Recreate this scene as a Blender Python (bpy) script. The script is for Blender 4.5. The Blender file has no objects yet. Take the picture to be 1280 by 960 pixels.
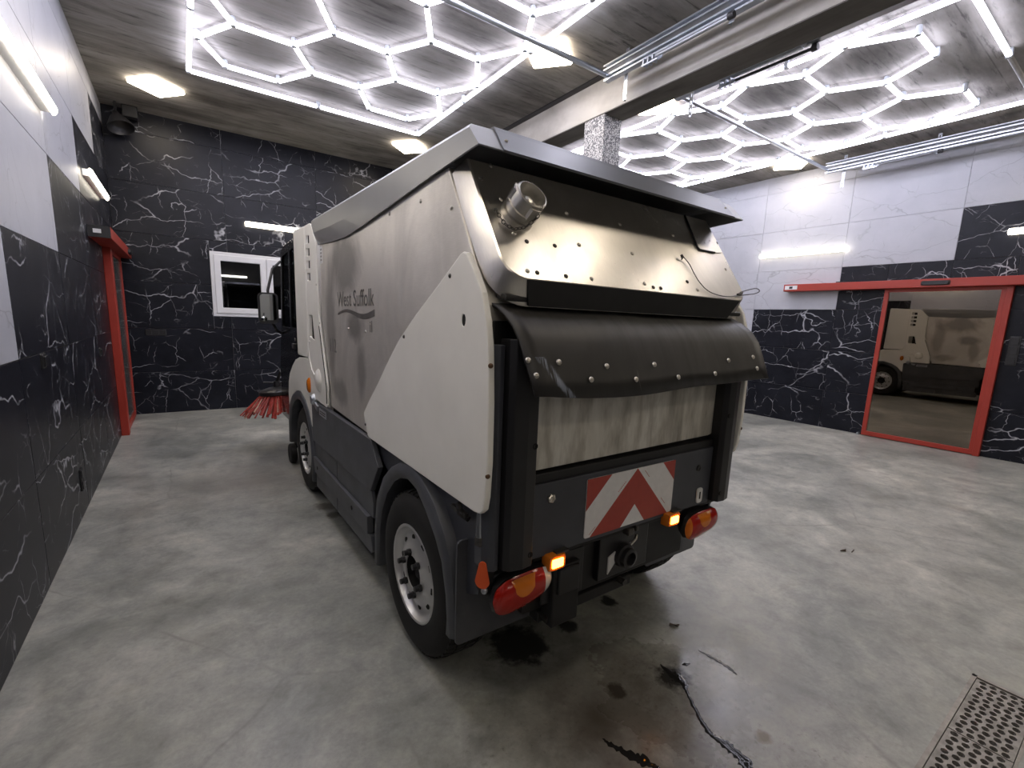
import bpy, bmesh, math, random
from mathutils import Vector, Matrix
from mathutils.geometry import tessellate_polygon
random.seed(7)
PI = math.pi
scn = bpy.context.scene
COL = scn.collection

# ------------------------------------------------------------------ camera, world, exposure
cam_d = bpy.data.cameras.new('camera')
cam = bpy.data.objects.new('camera', cam_d)
COL.objects.link(cam)
cam_d.sensor_fit = 'HORIZONTAL'
cam_d.sensor_width = 36.0
cam_d.lens = 577.4 / 1280 * 36.0
cam_d.shift_x = 0.0032
cam_d.shift_y = 0.0151
cam_d.clip_start = 0.02
right = Vector((0.82044, -0.57059, 0.03615))
down = Vector((-0.06624, -0.15766, -0.98527))
fwd = Vector((0.56788, 0.80596, -0.16714))
M = Matrix(((right.x, -down.x, -fwd.x), (right.y, -down.y, -fwd.y), (right.z, -down.z, -fwd.z))).to_4x4()
cam.matrix_world = Matrix.Translation((0, 0, 1.5)) @ M
scn.camera = cam

world = bpy.data.worlds.new('night')
scn.world = world
world.use_nodes = True
world.node_tree.nodes['Background'].inputs[0].default_value = (0.010, 0.012, 0.018, 1)
world.node_tree.nodes['Background'].inputs[1].default_value = 1.0

scn.view_settings.view_transform = 'Standard'
scn.view_settings.look = 'None'
scn.view_settings.gamma = 1.0
scn.view_settings.use_curve_mapping = False
scn.view_settings.exposure = 0.85

HEX_POWER = 10.0       # emission of the hexagon tubes
LAMP_POWER = 12.0      # emission of the warm square and linear lamps

# ------------------------------------------------------------------ room numbers (metres)
XL, XR, YB, YF, ZC = -0.68, 8.34, 8.27, -4.2, 4.04

# ------------------------------------------------------------------ materials
class NT:
    def __init__(s, name):
        s.m = bpy.data.materials.new(name)
        s.m.use_nodes = True
        s.t = s.m.node_tree
        s.p = s.t.nodes['Principled BSDF']
        s.out = s.t.nodes['Material Output']
    def n(s, typ, **kw):
        nd = s.t.nodes.new(typ)
        for k, v in kw.items():
            if k in nd.inputs.keys():
                nd.inputs[k].default_value = v
            else:
                setattr(nd, k, v)
        return nd
    def l(s, a, b):
        s.t.links.new(a, b)
    def ramp(s, fac, stops, interp='LINEAR'):
        r = s.n('ShaderNodeValToRGB')
        r.color_ramp.interpolation = interp
        e = r.color_ramp.elements
        while len(e) > 1:
            e.remove(e[-1])
        for i, (pos, c) in enumerate(stops):
            el = e[0] if i == 0 else e.new(pos)
            el.position = pos
            el.color = c if len(c) == 4 else (*c, 1)
        s.l(fac, r.inputs[0])
        return r.outputs[0]
    def noise(s, vec, scale, detail=4, rough=0.55, dist=0.0):
        nd = s.n('ShaderNodeTexNoise', Scale=scale, Detail=detail, Roughness=rough, Distortion=dist)
        if vec is not None:
            s.l(vec, nd.inputs['Vector'])
        return nd.outputs['Fac']
    def mapping(s, vec, scale=(1, 1, 1), loc=(0, 0, 0), rot=(0, 0, 0)):
        m = s.n('ShaderNodeMapping')
        m.inputs['Scale'].default_value = scale
        m.inputs['Location'].default_value = loc
        m.inputs['Rotation'].default_value = rot
        s.l(vec, m.inputs['Vector'])
        return m.outputs[0]
    def math(s, op, a, b=None, clamp=False):
        nd = s.n('ShaderNodeMath', operation=op, use_clamp=clamp)
        for i, v in enumerate((a, b)):
            if v is None:
                continue
            if isinstance(v, (int, float)):
                nd.inputs[i].default_value = v
            else:
                s.l(v, nd.inputs[i])
        return nd.outputs[0]
    def mix(s, fac, a, b, blend='MIX'):
        nd = s.n('ShaderNodeMix', data_type='RGBA', blend_type=blend)
        for idx, v in ((0, fac), (6, a), (7, b)):
            if isinstance(v, (int, float)):
                nd.inputs[idx].default_value = v
            elif isinstance(v, tuple):
                nd.inputs[idx].default_value = v if len(v) == 4 else (*v, 1)
            else:
                s.l(v, nd.inputs[idx])
        return nd.outputs[2]
    def obj(s):
        return s.n('ShaderNodeTexCoord').outputs['Object']
    def pos(s):
        return s.n('ShaderNodeNewGeometry').outputs['Position']
    def bump(s, h, strength=0.2, dist=0.01):
        b = s.n('ShaderNodeBump', Strength=strength, Distance=dist)
        s.l(h, b.inputs['Height'])
        s.l(b.outputs[0], s.p.inputs['Normal'])
    def set(s, **kw):
        for k, v in kw.items():
            s.p.inputs[k.replace('_', ' ')].default_value = (*v, 1) if isinstance(v, tuple) and len(v) == 3 else v
        return s

def plain(name, col, rough=0.5, metal=0.0, var=0.12, scale=9.0, bump=0.0, **kw):
    t = NT(name)
    f = t.noise(t.obj(), scale, 5)
    lo = tuple(c * (1 - var) for c in col)
    hi = tuple(min(1, c * (1 + var)) for c in col)
    t.l(t.ramp(f, [(0.3, lo), (0.7, hi)]), t.p.inputs['Base Color'])
    t.set(Roughness=rough, Metallic=metal, **kw)
    if bump:
        t.bump(t.noise(t.obj(), scale * 25, 3), bump, 0.002)
    return t.m

def emit(name, col, power):
    t = NT(name)
    t.set(Base_Color=(0.8, 0.8, 0.8), Emission_Color=col, Emission_Strength=power, Roughness=0.4)
    return t.m

def marble(name, dark):
    t = NT(name)
    o = t.obj()
    rnd = t.n('ShaderNodeObjectInfo').outputs['Random']
    off = t.n('ShaderNodeCombineXYZ')
    t.l(t.math('MULTIPLY', rnd, 61.0), off.inputs[0])
    t.l(t.math('MULTIPLY', rnd, 37.0), off.inputs[1])
    t.l(t.math('MULTIPLY', rnd, 83.0), off.inputs[2])
    va = t.n('ShaderNodeVectorMath', operation='ADD')
    t.l(o, va.inputs[0]); t.l(off.outputs[0], va.inputs[1])
    v = va.outputs[0]
    # warp the coordinates so that the veins wander
    def warp(vec, scale, amt):
        nz = t.n('ShaderNodeTexNoise', Scale=scale, Detail=3.5, Roughness=0.55)
        t.l(vec, nz.inputs['Vector'])
        sub = t.n('ShaderNodeVectorMath', operation='SUBTRACT')
        t.l(nz.outputs['Color'], sub.inputs[0]); sub.inputs[1].default_value = (0.5, 0.5, 0.5)
        sc = t.n('ShaderNodeVectorMath', operation='SCALE')
        t.l(sub.outputs[0], sc.inputs[0]); sc.inputs['Scale'].default_value = amt
        ad = t.n('ShaderNodeVectorMath', operation='ADD')
        t.l(vec, ad.inputs[0]); t.l(sc.outputs[0], ad.inputs[1])
        return ad.outputs[0]
    w1 = warp(v, 2.4, 0.30)
    w2 = warp(v, 4.2, 0.17)
    def veins(vec, scale, width, stretch, rz):
        vo = t.n('ShaderNodeTexVoronoi', feature='DISTANCE_TO_EDGE', Scale=scale)
        t.l(t.mapping(vec, stretch, rot=(0, 0, rz)), vo.inputs['Vector'])
        return t.ramp(vo.outputs['Distance'], [(0.0, (1, 1, 1)), (width, (0, 0, 0))])
    a = veins(w1, 2.0, 0.013, (0.45, 1.3, 1), 0.35)
    b = veins(w2, 2.9, 0.011, (1.4, 0.6, 1), -0.45)
    d = veins(w2, 6.0, 0.016, (0.6, 1.5, 1), 0.8)
    ma = t.ramp(t.noise(v, 1.7, 5), [(0.44, (0, 0, 0)), (0.58, (1, 1, 1))])
    mb = t.ramp(t.noise(v, 2.6, 5), [(0.50, (0, 0, 0)), (0.62, (0.9, 0.9, 0.9))])
    md = t.ramp(t.noise(v, 4.1, 4), [(0.55, (0, 0, 0)), (0.66, (0.5, 0.5, 0.5))])
    vv = t.mix(1.0, t.mix(1.0, a, ma, 'MULTIPLY'), t.mix(1.0, b, mb, 'MULTIPLY'), 'LIGHTEN')
    vv = t.mix(1.0, vv, t.mix(1.0, d, md, 'MULTIPLY'), 'LIGHTEN')
    cloud = t.noise(v, 3.0, 6, 0.65)
    if dark:
        base = t.ramp(cloud, [(0.3, (0.0055, 0.0062, 0.0105)), (0.75, (0.015, 0.0165, 0.024))])
        col = t.mix(vv, base, (0.50, 0.51, 0.55))
        t.set(Roughness=0.36)
        t.set(Specular_IOR_Level=0.22)
    else:
        base = t.ramp(cloud, [(0.3, (0.41, 0.42, 0.465)), (0.75, (0.47, 0.48, 0.525))])
        vv2 = t.mix(1.0, vv, (0.55, 0.55, 0.55), 'MULTIPLY')
        col = t.mix(vv2, base, (0.20, 0.20, 0.22))
        t.set(Roughness=0.42)
    t.l(col, t.p.inputs['Base Color'])
    return t.m

def m_floor():
    t = NT('polished_concrete')
    p = t.pos()
    n1 = t.noise(p, 0.9, 8, 0.62, 0.6)
    n2 = t.noise(t.mapping(p, (1, 1, 1), (7, 3, 0)), 2.7, 8, 0.65, 0.8)
    n3 = t.noise(p, 45, 4, 0.7)
    n4 = t.noise(t.mapping(p, (1, 1, 1), (2, 9, 0)), 7.5, 8, 0.68, 0.4)
    c = t.ramp(n1, [(0.30, (0.19, 0.20, 0.187)), (0.44, (0.285, 0.292, 0.272)), (0.56, (0.37, 0.372, 0.342)), (0.70, (0.54, 0.53, 0.48))])
    c2 = t.ramp(n2, [(0.3, (0.62, 0.62, 0.60)), (0.55, (1, 1, 1)), (0.75, (1.25, 1.22, 1.16))])
    c = t.mix(0.75, c, c2, 'MULTIPLY')
    c = t.mix(0.8, c, t.ramp(n4, [(0.32, (0.72, 0.73, 0.73)), (0.5, (1, 1, 1)), (0.70, (1.22, 1.2, 1.15))]), 'MULTIPLY')
    c = t.mix(0.45, c, t.ramp(n3, [(0.3, (0.7, 0.7, 0.7)), (0.7, (1.15, 1.15, 1.15))]), 'MULTIPLY')
    # oil and damp stains left behind the vehicle, each a worn patch of its own
    edge = t.math('MULTIPLY', t.math('SUBTRACT', t.noise(p, 5.5, 6, 0.65), 0.5), 1.5)
    edge_f = t.math('MULTIPLY', t.math('SUBTRACT', t.noise(p, 16, 5, 0.65), 0.5), 1.6)
    def stain(c, x, y, r, col, k, soft=0.5, fine=False):
        sub = t.n('ShaderNodeVectorMath', operation='DISTANCE')
        t.l(p, sub.inputs[0]); sub.inputs[1].default_value = (x, y, 0)
        d = t.math('ADD', t.math('DIVIDE', sub.outputs['Value'], r), edge_f if fine else edge)
        f = t.ramp(d, [(1 - soft, (k, k, k)), (1.0, (0, 0, 0))])
        return t.mix(f, c, col)
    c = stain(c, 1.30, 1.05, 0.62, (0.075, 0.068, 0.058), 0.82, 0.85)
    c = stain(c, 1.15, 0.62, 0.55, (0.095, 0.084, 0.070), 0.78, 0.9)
    c = stain(c, 1.645, 1.02, 0.085, (0.012, 0.011, 0.010), 0.95, 0.5, True)
    c = stain(c, 1.21, 1.04, 0.10, (0.045, 0.038, 0.03), 0.7, 0.9, True)
    c = stain(c, 1.38, 1.10, 0.05, (0.03, 0.025, 0.02), 0.9, 0.4, True)
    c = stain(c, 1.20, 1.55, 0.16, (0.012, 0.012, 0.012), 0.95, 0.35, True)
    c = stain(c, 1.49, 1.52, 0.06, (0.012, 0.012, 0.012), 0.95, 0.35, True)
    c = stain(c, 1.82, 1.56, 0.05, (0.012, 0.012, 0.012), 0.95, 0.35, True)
    c = stain(c, 0.83, 3.65, 0.10, (0.05, 0.042, 0.035), 0.8, 0.5, True)
    c = stain(c, 0.84, 3.45, 0.07, (0.05, 0.042, 0.035), 0.8, 0.5, True)
    c = stain(c, 1.68, 0.65, 0.035, (0.12, 0.085, 0.04), 0.8, 0.5, True)
    c = stain(c, 0.35, 4.6, 0.8, (0.26, 0.23, 0.20), 0.5, 0.9)
    sub = t.n('ShaderNodeVectorMath', operation='DISTANCE')
    t.l(p, sub.inputs[0]); sub.inputs[1].default_value = (1.35, 0.85, 0)
    near = t.ramp(t.math('ADD', t.math('DIVIDE', sub.outputs['Value'], 1.0), edge), [(0.35, (1, 1, 1)), (1.0, (0.12, 0.12, 0.12))])
    sp1 = t.ramp(t.noise(p, 34, 6, 0.72), [(0.56, (0, 0, 0)), (0.66, (0.45, 0.45, 0.45))])
    sp2 = t.ramp(t.noise(p, 11, 6, 0.7, 0.5), [(0.52, (0, 0, 0)), (0.72, (0.35, 0.35, 0.35))])
    c = t.mix(t.mix(1.0, t.mix(1.0, sp1, sp2, 'LIGHTEN'), near, 'MULTIPLY'), c, (0.05, 0.044, 0.037))
    # hairline cracks
    vo = t.n('ShaderNodeTexVoronoi', feature='DISTANCE_TO_EDGE', Scale=0.42)
    wz = t.n('ShaderNodeTexNoise', Scale=3.0, Detail=4)
    t.l(p, wz.inputs['Vector'])
    t.l(t.mix(0.08, p, wz.outputs['Color']), vo.inputs['Vector'])
    cr = t.ramp(vo.outputs['Distance'], [(0.0, (0.45, 0.45, 0.45)), (0.004, (0, 0, 0))])
    c = t.mix(t.mix(1.0, cr, t.ramp(n1, [(0.45, (0, 0, 0)), (0.6, (1, 1, 1))]), 'MULTIPLY'), c, (0.06, 0.055, 0.05))
    t.l(c, t.p.inputs['Base Color'])
    # damp concrete round the wet runs is glossier
    wet = t.n('ShaderNodeVectorMath', operation='DISTANCE')
    t.l(p, wet.inputs[0]); wet.inputs[1].default_value = (1.60, 0.98, 0)
    wf_ = t.ramp(t.math('ADD', t.math('DIVIDE', wet.outputs['Value'], 0.42), edge), [(0.35, (1, 1, 1)), (1.0, (0, 0, 0))])
    rg = t.ramp(n2, [(0.3, (0.28, 0.28, 0.28)), (0.7, (0.46, 0.46, 0.46))])
    t.l(t.mix(wf_, rg, (0.13, 0.13, 0.13)), t.p.inputs['Roughness'])
    t.set(Specular_IOR_Level=0.42)
    t.bump(t.noise(p, 22, 6, 0.6), 0.10, 0.004)
    return t.m

def m_concrete(name, lo, mid, hi, along='x', dark=True):
    t = NT(name)
    p = t.pos()
    st = (0.5, 2.3, 1.5) if along == 'x' else (3.0, 0.5, 2.0)
    n1 = t.noise(t.mapping(p, st), 1.3, 8, 0.66, 0.4)
    n2 = t.noise(p, 1.1, 6, 0.6, 0.3)
    c = t.ramp(n1, [(0.30, lo), (0.48, mid), (0.68, hi)])
    c = t.mix(0.8, c, t.ramp(n2, [(0.32, (0.62, 0.60, 0.58)), (0.6, (1.08, 1.08, 1.08))]), 'MULTIPLY')
    if dark:   # joints of the shuttering boards
        ax = t.n('ShaderNodeSeparateXYZ')
        t.l(p, ax.inputs[0])
        k = t.math('FRACT', t.math('DIVIDE', t.math('ADD', ax.outputs[1 if along == 'x' else 0], 20.0), 0.62))
        line = t.ramp(t.math('ABSOLUTE', t.math('SUBTRACT', k, 0.5)), [(0.0, (1, 1, 1)), (0.012, (0, 0, 0))])
        line = t.mix(1.0, line, t.ramp(t.noise(p, 3.1, 3), [(0.4, (0, 0, 0)), (0.6, (0.7, 0.7, 0.7))]), 'MULTIPLY')
        c = t.mix(line, c, tuple(x * 0.45 for x in lo))
        sp = t.ramp(t.noise(t.mapping(p, (0.55, 4.2, 1)), 4.0, 7, 0.72), [(0.55, (0, 0, 0)), (0.66, (0.75, 0.75, 0.75))])
        c = t.mix(sp, c, tuple(x * 0.5 for x in lo))
    t.l(c, t.p.inputs['Base Color'])
    t.set(Roughness=0.85, Specular_IOR_Level=0.2)
    t.bump(t.noise(p, 30, 5, 0.6), 0.25, 0.004)
    return t.m

def m_steel(name, col, rough, stretch, dirt, metal, smudges=(), dent=0.16):
    """brushed stainless sheet: long brush grain, smudges and dull patches"""
    t = NT(name)
    p = t.obj()
    g = t.noise(t.mapping(p, stretch), 26, 5, 0.6)
    s1 = t.noise(t.mapping(p, (1.4, 1.4, 0.8)), 1.6, 6, 0.6, 0.7)
    c = t.ramp(s1, [(0.34, tuple(x * (1 - dirt) for x in col)), (0.58, col), (0.8, tuple(min(1, x * 1.12) for x in col))])
    c = t.mix(0.12, c, t.ramp(g, [(0.3, (0.6, 0.6, 0.6)), (0.7, (1.2, 1.2, 1.2))]), 'MULTIPLY')
    for y, z, ry, rz, k in smudges:
        sub = t.n('ShaderNodeVectorMath', operation='SUBTRACT'); t.l(p, sub.inputs[0]); sub.inputs[1].default_value = (0, y, z)
        mul = t.n('ShaderNodeVectorMath', operation='MULTIPLY'); t.l(sub.outputs[0], mul.inputs[0]); mul.inputs[1].default_value = (0, 1 / ry, 1 / rz)
        ln = t.n('ShaderNodeVectorMath', operation='LENGTH'); t.l(mul.outputs[0], ln.inputs[0])
        d = t.math('ADD', ln.outputs['Value'], t.math('MULTIPLY', t.math('SUBTRACT', s1, 0.5), 1.6))
        c = t.mix(t.ramp(d, [(0.45, (k, k, k)), (1.0, (0, 0, 0))]), c, tuple(x * 0.36 for x in col))
    t.l(c, t.p.inputs['Base Color'])
    t.l(t.ramp(t.mix(0.4, s1, g), [(0.3, (rough * 1.5,) * 3), (0.7, (rough * 0.85,) * 3)]), t.p.inputs['Roughness'])
    t.set(Metallic=metal)
    t.bump(t.noise(p, 2.3, 3, 0.5), dent, 0.02)
    return t.m

def m_tank():
    t = NT('dirty_steel_tank')
    p = t.obj()
    s = t.noise(t.mapping(p, (2.6, 1, 0.7)), 1.6, 6, 0.6, 0.3)
    s2 = t.noise(t.mapping(p, (7, 1, 1.6)), 2.2, 6, 0.6)
    c = t.ramp(s, [(0.34, (0.34, 0.32, 0.28)), (0.5, (0.64, 0.62, 0.56)), (0.66, (0.78, 0.77, 0.72))])
    c = t.mix(0.7, c, t.ramp(s2, [(0.36, (0.55, 0.52, 0.48)), (0.55, (1.05, 1.05, 1.05))]), 'MULTIPLY')
    t.l(c, t.p.inputs['Base Color'])
    t.set(Roughness=0.5, Metallic=0.35)
    return t.m

def m_rubber_flap():
    t = NT('scuffed_rubber')
    p = t.obj()
    s = t.noise(t.mapping(p, (9, 1.2, 1.2)), 2.2, 6, 0.65)
    n = t.noise(p, 3.0, 6, 0.6)
    c = t.ramp(n, [(0.3, (0.008, 0.0075, 0.0075)), (0.7, (0.020, 0.018, 0.0165))])
    sc = t.ramp(t.noise(t.mapping(p, (30, 1.0, 1.0), rot=(0, 0.22, 0)), 2.4, 5, 0.7), [(0.66, (0, 0, 0)), (0.72, (0.35, 0.35, 0.35))])
    c = t.mix(sc, c, (0.003, 0.003, 0.003))
    fl = t.ramp(t.noise(t.mapping(p, (38, 1.0, 1.6), rot=(0, 0.35, 0)), 2.1, 4, 0.6), [(0.71, (0, 0, 0)), (0.76, (0.5, 0.5, 0.5))])
    c = t.mix(fl, c, (0.22, 0.21, 0.20))
    # long pale blue-white scrape near the left end
    x = t.n('ShaderNodeSeparateXYZ'); t.l(p, x.inputs[0])
    ln = t.math('ADD', t.math('ADD', x.outputs[0], t.math('MULTIPLY', x.outputs[2], 0.70)), -0.342)
    ln = t.math('ADD', ln, t.math('MULTIPLY', t.math('SUBTRACT', t.noise(p, 18, 3), 0.5), 0.045))
    f = t.ramp(t.math('ABSOLUTE', ln), [(0.0, (1, 1, 1)), (0.012, (0.8, 0.8, 0.8)), (0.021, (0, 0, 0))])
    zf = t.math('LESS_THAN', x.outputs[2], 1.395)
    f = t.mix(1.0, f, zf, 'MULTIPLY')
    f = t.mix(1.0, f, t.ramp(t.noise(t.mapping(p, (40, 4, 4)), 3, 4), [(0.40, (0, 0, 0)), (0.55, (0.8, 0.8, 0.8))]), 'MULTIPLY')
    c = t.mix(f, c, (0.30, 0.34, 0.42))
    t.l(c, t.p.inputs['Base Color'])
    t.l(t.ramp(s, [(0.3, (0.36, 0.36, 0.36)), (0.7, (0.55, 0.55, 0.55))]), t.p.inputs['Roughness'])
    return t.m

def m_granite():
    t = NT('granite_plaster')
    v = t.n('ShaderNodeTexVoronoi', Scale=95.0)
    t.l(t.pos(), v.inputs['Vector'])
    sep = t.n('ShaderNodeSeparateColor'); t.l(v.outputs['Color'], sep.inputs[0])
    t.l(t.ramp(sep.outputs[0], [(0.0, (0.10, 0.10, 0.11)), (0.35, (0.22, 0.22, 0.23)), (0.6, (0.55, 0.55, 0.55)), (1.0, (0.72, 0.72, 0.71))], 'CONSTANT'), t.p.inputs['Base Color'])
    t.set(Roughness=0.6)
    return t.m

def m_glass_mirror(name, tint, refl, through):
    """coated glass: partly mirror, partly tinted see-through"""
    t = NT(name)
    g = t.n('ShaderNodeBsdfGlossy', Roughness=0.008); g.inputs['Color'].default_value = (*tint, 1)
    tr = t.n('ShaderNodeBsdfTransparent'); tr.inputs['Color'].default_value = (*through, 1)
    mx = t.n('ShaderNodeMixShader'); 
    nz = t.ramp(t.noise(t.obj(), 1.5, 3), [(0.3, (refl * 0.94,) * 3), (0.7, (refl * 1.06,) * 3)])
    t.l(nz, mx.inputs[0])
    t.l(tr.outputs[0], mx.inputs[1]); t.l(g.outputs[0], mx.inputs[2])
    t.l(mx.outputs[0], t.out.inputs['Surface'])
    return t.m

MAT = {}
MAT['marble_black'] = marble('black_marble', True)
MAT['marble_white'] = marble('white_marble', False)
MAT['floor'] = m_floor()
MAT['ceiling'] = m_concrete('ceiling_concrete', (0.105, 0.099, 0.092), (0.24, 0.229, 0.214), (0.36, 0.346, 0.328))
MAT['beam'] = m_concrete('beam_concrete', (0.44, 0.42, 0.385), (0.52, 0.50, 0.46), (0.58, 0.56, 0.525), 'y', False)
MAT['beam_shade'] = m_concrete('beam_shade_concrete', (0.10, 0.094, 0.085), (0.15, 0.142, 0.13), (0.21, 0.20, 0.185), 'y', False)  # beam concrete darkened to carry the shade of its soffit
MAT['granite'] = m_granite()
MAT['grout'] = plain('grey_grout', (0.58, 0.58, 0.60), 0.8)
MAT['wall_plain'] = plain('dark_wall_paint', (0.09, 0.09, 0.095), 0.7, scale=2)  # unseen front wall, darkened so panes and mirrors reflect it dimly
MAT['steel_side'] = m_steel('brushed_steel_side', (0.84, 0.805, 0.75), 0.42, (1, 1, 22), 0.22, 0.8, ((0.12, 1.80, 0.42, 0.20, 0.8), (-0.06, 1.44, 0.20, 0.10, 0.8), (-0.16, 1.20, 0.10, 0.22, 0.6), (0.46, 1.40, 0.12, 0.5, 0.6), (0.30, 1.02, 0.22, 0.10, 0.6)))
MAT['steel_door'] = m_steel('brushed_steel_door', (0.80, 0.765, 0.715), 0.27, (20, 1, 1), 0.15, 1.0, (), 0.30)
MAT['tank'] = m_tank()
MAT['roof_grey'] = plain('grey_roof_paint', (0.25, 0.255, 0.26), 0.34, 0.4, 0.06, 3)
MAT['roof_strip'] = plain('slate_roof_strip_paint', (0.12, 0.125, 0.14), 0.33, 0.4, 0.06, 3)
MAT['roof_side'] = MAT['roof_grey']
MAT['rubber'] = m_rubber_flap()
MAT['white_body'] = plain('cream_white_bodywork', (0.88, 0.865, 0.81), 0.32, 0, 0.04, 4, 0.02)
MAT['grey_plastic'] = plain('dark_grey_plastic', (0.068, 0.072, 0.082), 0.46, 0, 0.25, 6, 0.05)
MAT['board_grey'] = plain('slate_grey_paint', (0.050, 0.054, 0.067), 0.42, 0, 0.18, 5, 0.03)
MAT['black_plastic'] = plain('black_plastic', (0.014, 0.014, 0.016), 0.38, 0, 0.25, 8, 0.03)
MAT['black_frame'] = plain('black_chassis_paint', (0.010, 0.010, 0.011), 0.55, 0, 0.3, 10, 0.05)
MAT['cab_black'] = plain('gloss_black_paint', (0.012, 0.012, 0.014), 0.16, 0, 0.15, 5)
MAT['tyre'] = plain('tyre_rubber', (0.007, 0.007, 0.007), 0.75, 0, 0.25, 14, 0.08)
MAT['rim'] = plain('silver_rim_paint', (0.60, 0.60, 0.60), 0.34, 0.6, 0.08, 8)
MAT['chrome'] = plain('zinc_bolt_metal', (0.58, 0.55, 0.50), 0.30, 1.0, 0.25, 40)
MAT['rust_bolt'] = plain('rusty_bolt', (0.16, 0.09, 0.05), 0.6, 0.6, 0.4, 60)
MAT['dark_bolt'] = plain('dark_bolt', (0.10, 0.095, 0.09), 0.45, 0.8, 0.3, 60)
MAT['alu'] = plain('cast_aluminium', (0.62, 0.60, 0.56), 0.36, 1.0, 0.15, 14, 0.05)
MAT['galv'] = plain('galvanised_steel', (0.52, 0.55, 0.60), 0.34, 0.9, 0.12, 7)
MAT['red_paint'] = plain('red_powder_coat', (0.34, 0.034, 0.020), 0.42, 0, 0.06, 4)
MAT['black_part'] = plain('matt_black_fitting', (0.018, 0.018, 0.020), 0.5, 0, 0.2, 12)
MAT['sign_red'] = plain('red_reflective_film', (0.40, 0.045, 0.030), 0.40, 0, 0.06, 30)
MAT['sign_white'] = plain('white_reflective_film', (0.80, 0.80, 0.81), 0.40, 0, 0.05, 30)
MAT['white_pvc'] = plain('white_window_frame', (0.74, 0.75, 0.78), 0.35, 0, 0.03, 4)
MAT['label_white'] = plain('white_sticker', (0.7, 0.7, 0.7), 0.5, 0, 0.04, 9)
MAT['ghost_ink'] = plain('ghost_lettering', (0.27, 0.26, 0.245), 0.42, 0.8, 0.25, 12)
MAT['lens_red'] = plain('red_lamp_lens', (0.36, 0.016, 0.010), 0.14, 0, 0.1, 20)
MAT['lens_amber'] = plain('amber_lamp_lens', (0.62, 0.17, 0.015), 0.16, 0, 0.1, 20)
MAT['lens_clear'] = plain('clear_lamp_lens', (0.62, 0.62, 0.60), 0.14, 0, 0.08, 20)
MAT['orange_tag'] = plain('orange_plastic_tag', (0.72, 0.10, 0.022), 0.4, 0, 0.05, 20)
MAT['bristle'] = plain('red_bristles', (0.33, 0.030, 0.018), 0.55, 0, 0.4, 30)
MAT['bristle_pale'] = plain('worn_pale_bristles', (0.52, 0.30, 0.22), 0.55, 0, 0.3, 30)
MAT['seat_cloth'] = plain('grey_seat_cloth', (0.10, 0.10, 0.11), 0.85, 0, 0.2, 30)
MAT['oil'] = NT('wet_oil').set(Base_Color=(0.012, 0.012, 0.012), Roughness=0.06, Specular_IOR_Level=0.22).m
MAT['leaf'] = plain('dry_leaf', (0.05, 0.03, 0.018), 0.7, 0, 0.3, 60)
MAT['drain_metal'] = plain('worn_grate_metal', (0.27, 0.255, 0.235), 0.5, 0.35, 0.35, 22, 0.1)
MAT['drain_rim'] = plain('drain_rim_steel', (0.30, 0.28, 0.255), 0.5, 0.5, 0.3, 18, 0.1)
MAT['asphalt'] = plain('dark_asphalt', (0.03, 0.03, 0.032), 0.9, 0, 0.3, 30)
MAT['void'] = plain('dark_pit', (0.008, 0.008, 0.008), 0.9)
MAT['tube'] = emit('cool_white_tube', (0.86, 0.85, 1.0), HEX_POWER)
MAT['tube_off'] = plain('unlit_frosted_tube', (0.36, 0.36, 0.37), 0.4)
MAT['tube_base'] = plain('tube_channel', (0.55, 0.52, 0.66), 0.4)
MAT['connector'] = plain('clear_connector', (0.58, 0.62, 0.68), 0.3)
MAT['lamp'] = emit('warm_white_diffuser', (1.0, 0.87, 0.70), LAMP_POWER)
MAT['lamp_wall'] = emit('white_diffuser', (1.0, 0.90, 0.75), LAMP_POWER * 0.8)
MAT['marker'] = emit('lit_amber_lens', (1.0, 0.33, 0.02), 14.0)
MAT['door_glass'] = m_glass_mirror('bronze_door_glass', (0.95, 0.83, 0.66), 0.20, (0.36, 0.31, 0.25))
MAT['door_glass_painted'] = plain('painted_light_glass', (0.085, 0.095, 0.09), 0.16, 0, 0.08, 3)  # opaque pane, reflected and passing light painted in as grey-green
MAT['passage_wall'] = plain('grey_passage_wall', (0.42, 0.43, 0.42), 0.7)
MAT['win_glass'] = m_glass_mirror('night_window_glass', (0.9, 0.93, 1.0), 0.12, (0.5, 0.5, 0.5))
MAT['cab_glass'] = m_glass_mirror('tinted_cab_glass', (0.9, 0.95, 0.95), 0.17, (0.32, 0.35, 0.35))
MAT['mirror'] = plain('mirror_glass', (0.42, 0.44, 0.45), 0.03, 1.0, 0.02, 4)  # glass darkened to stand in for a dim reflected scene
MAT['brown_room'] = plain('brown_room_wall', (0.20, 0.15, 0.10), 0.7)

# ------------------------------------------------------------------ mesh builder
ORG = Vector((0, 0, 0))

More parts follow.
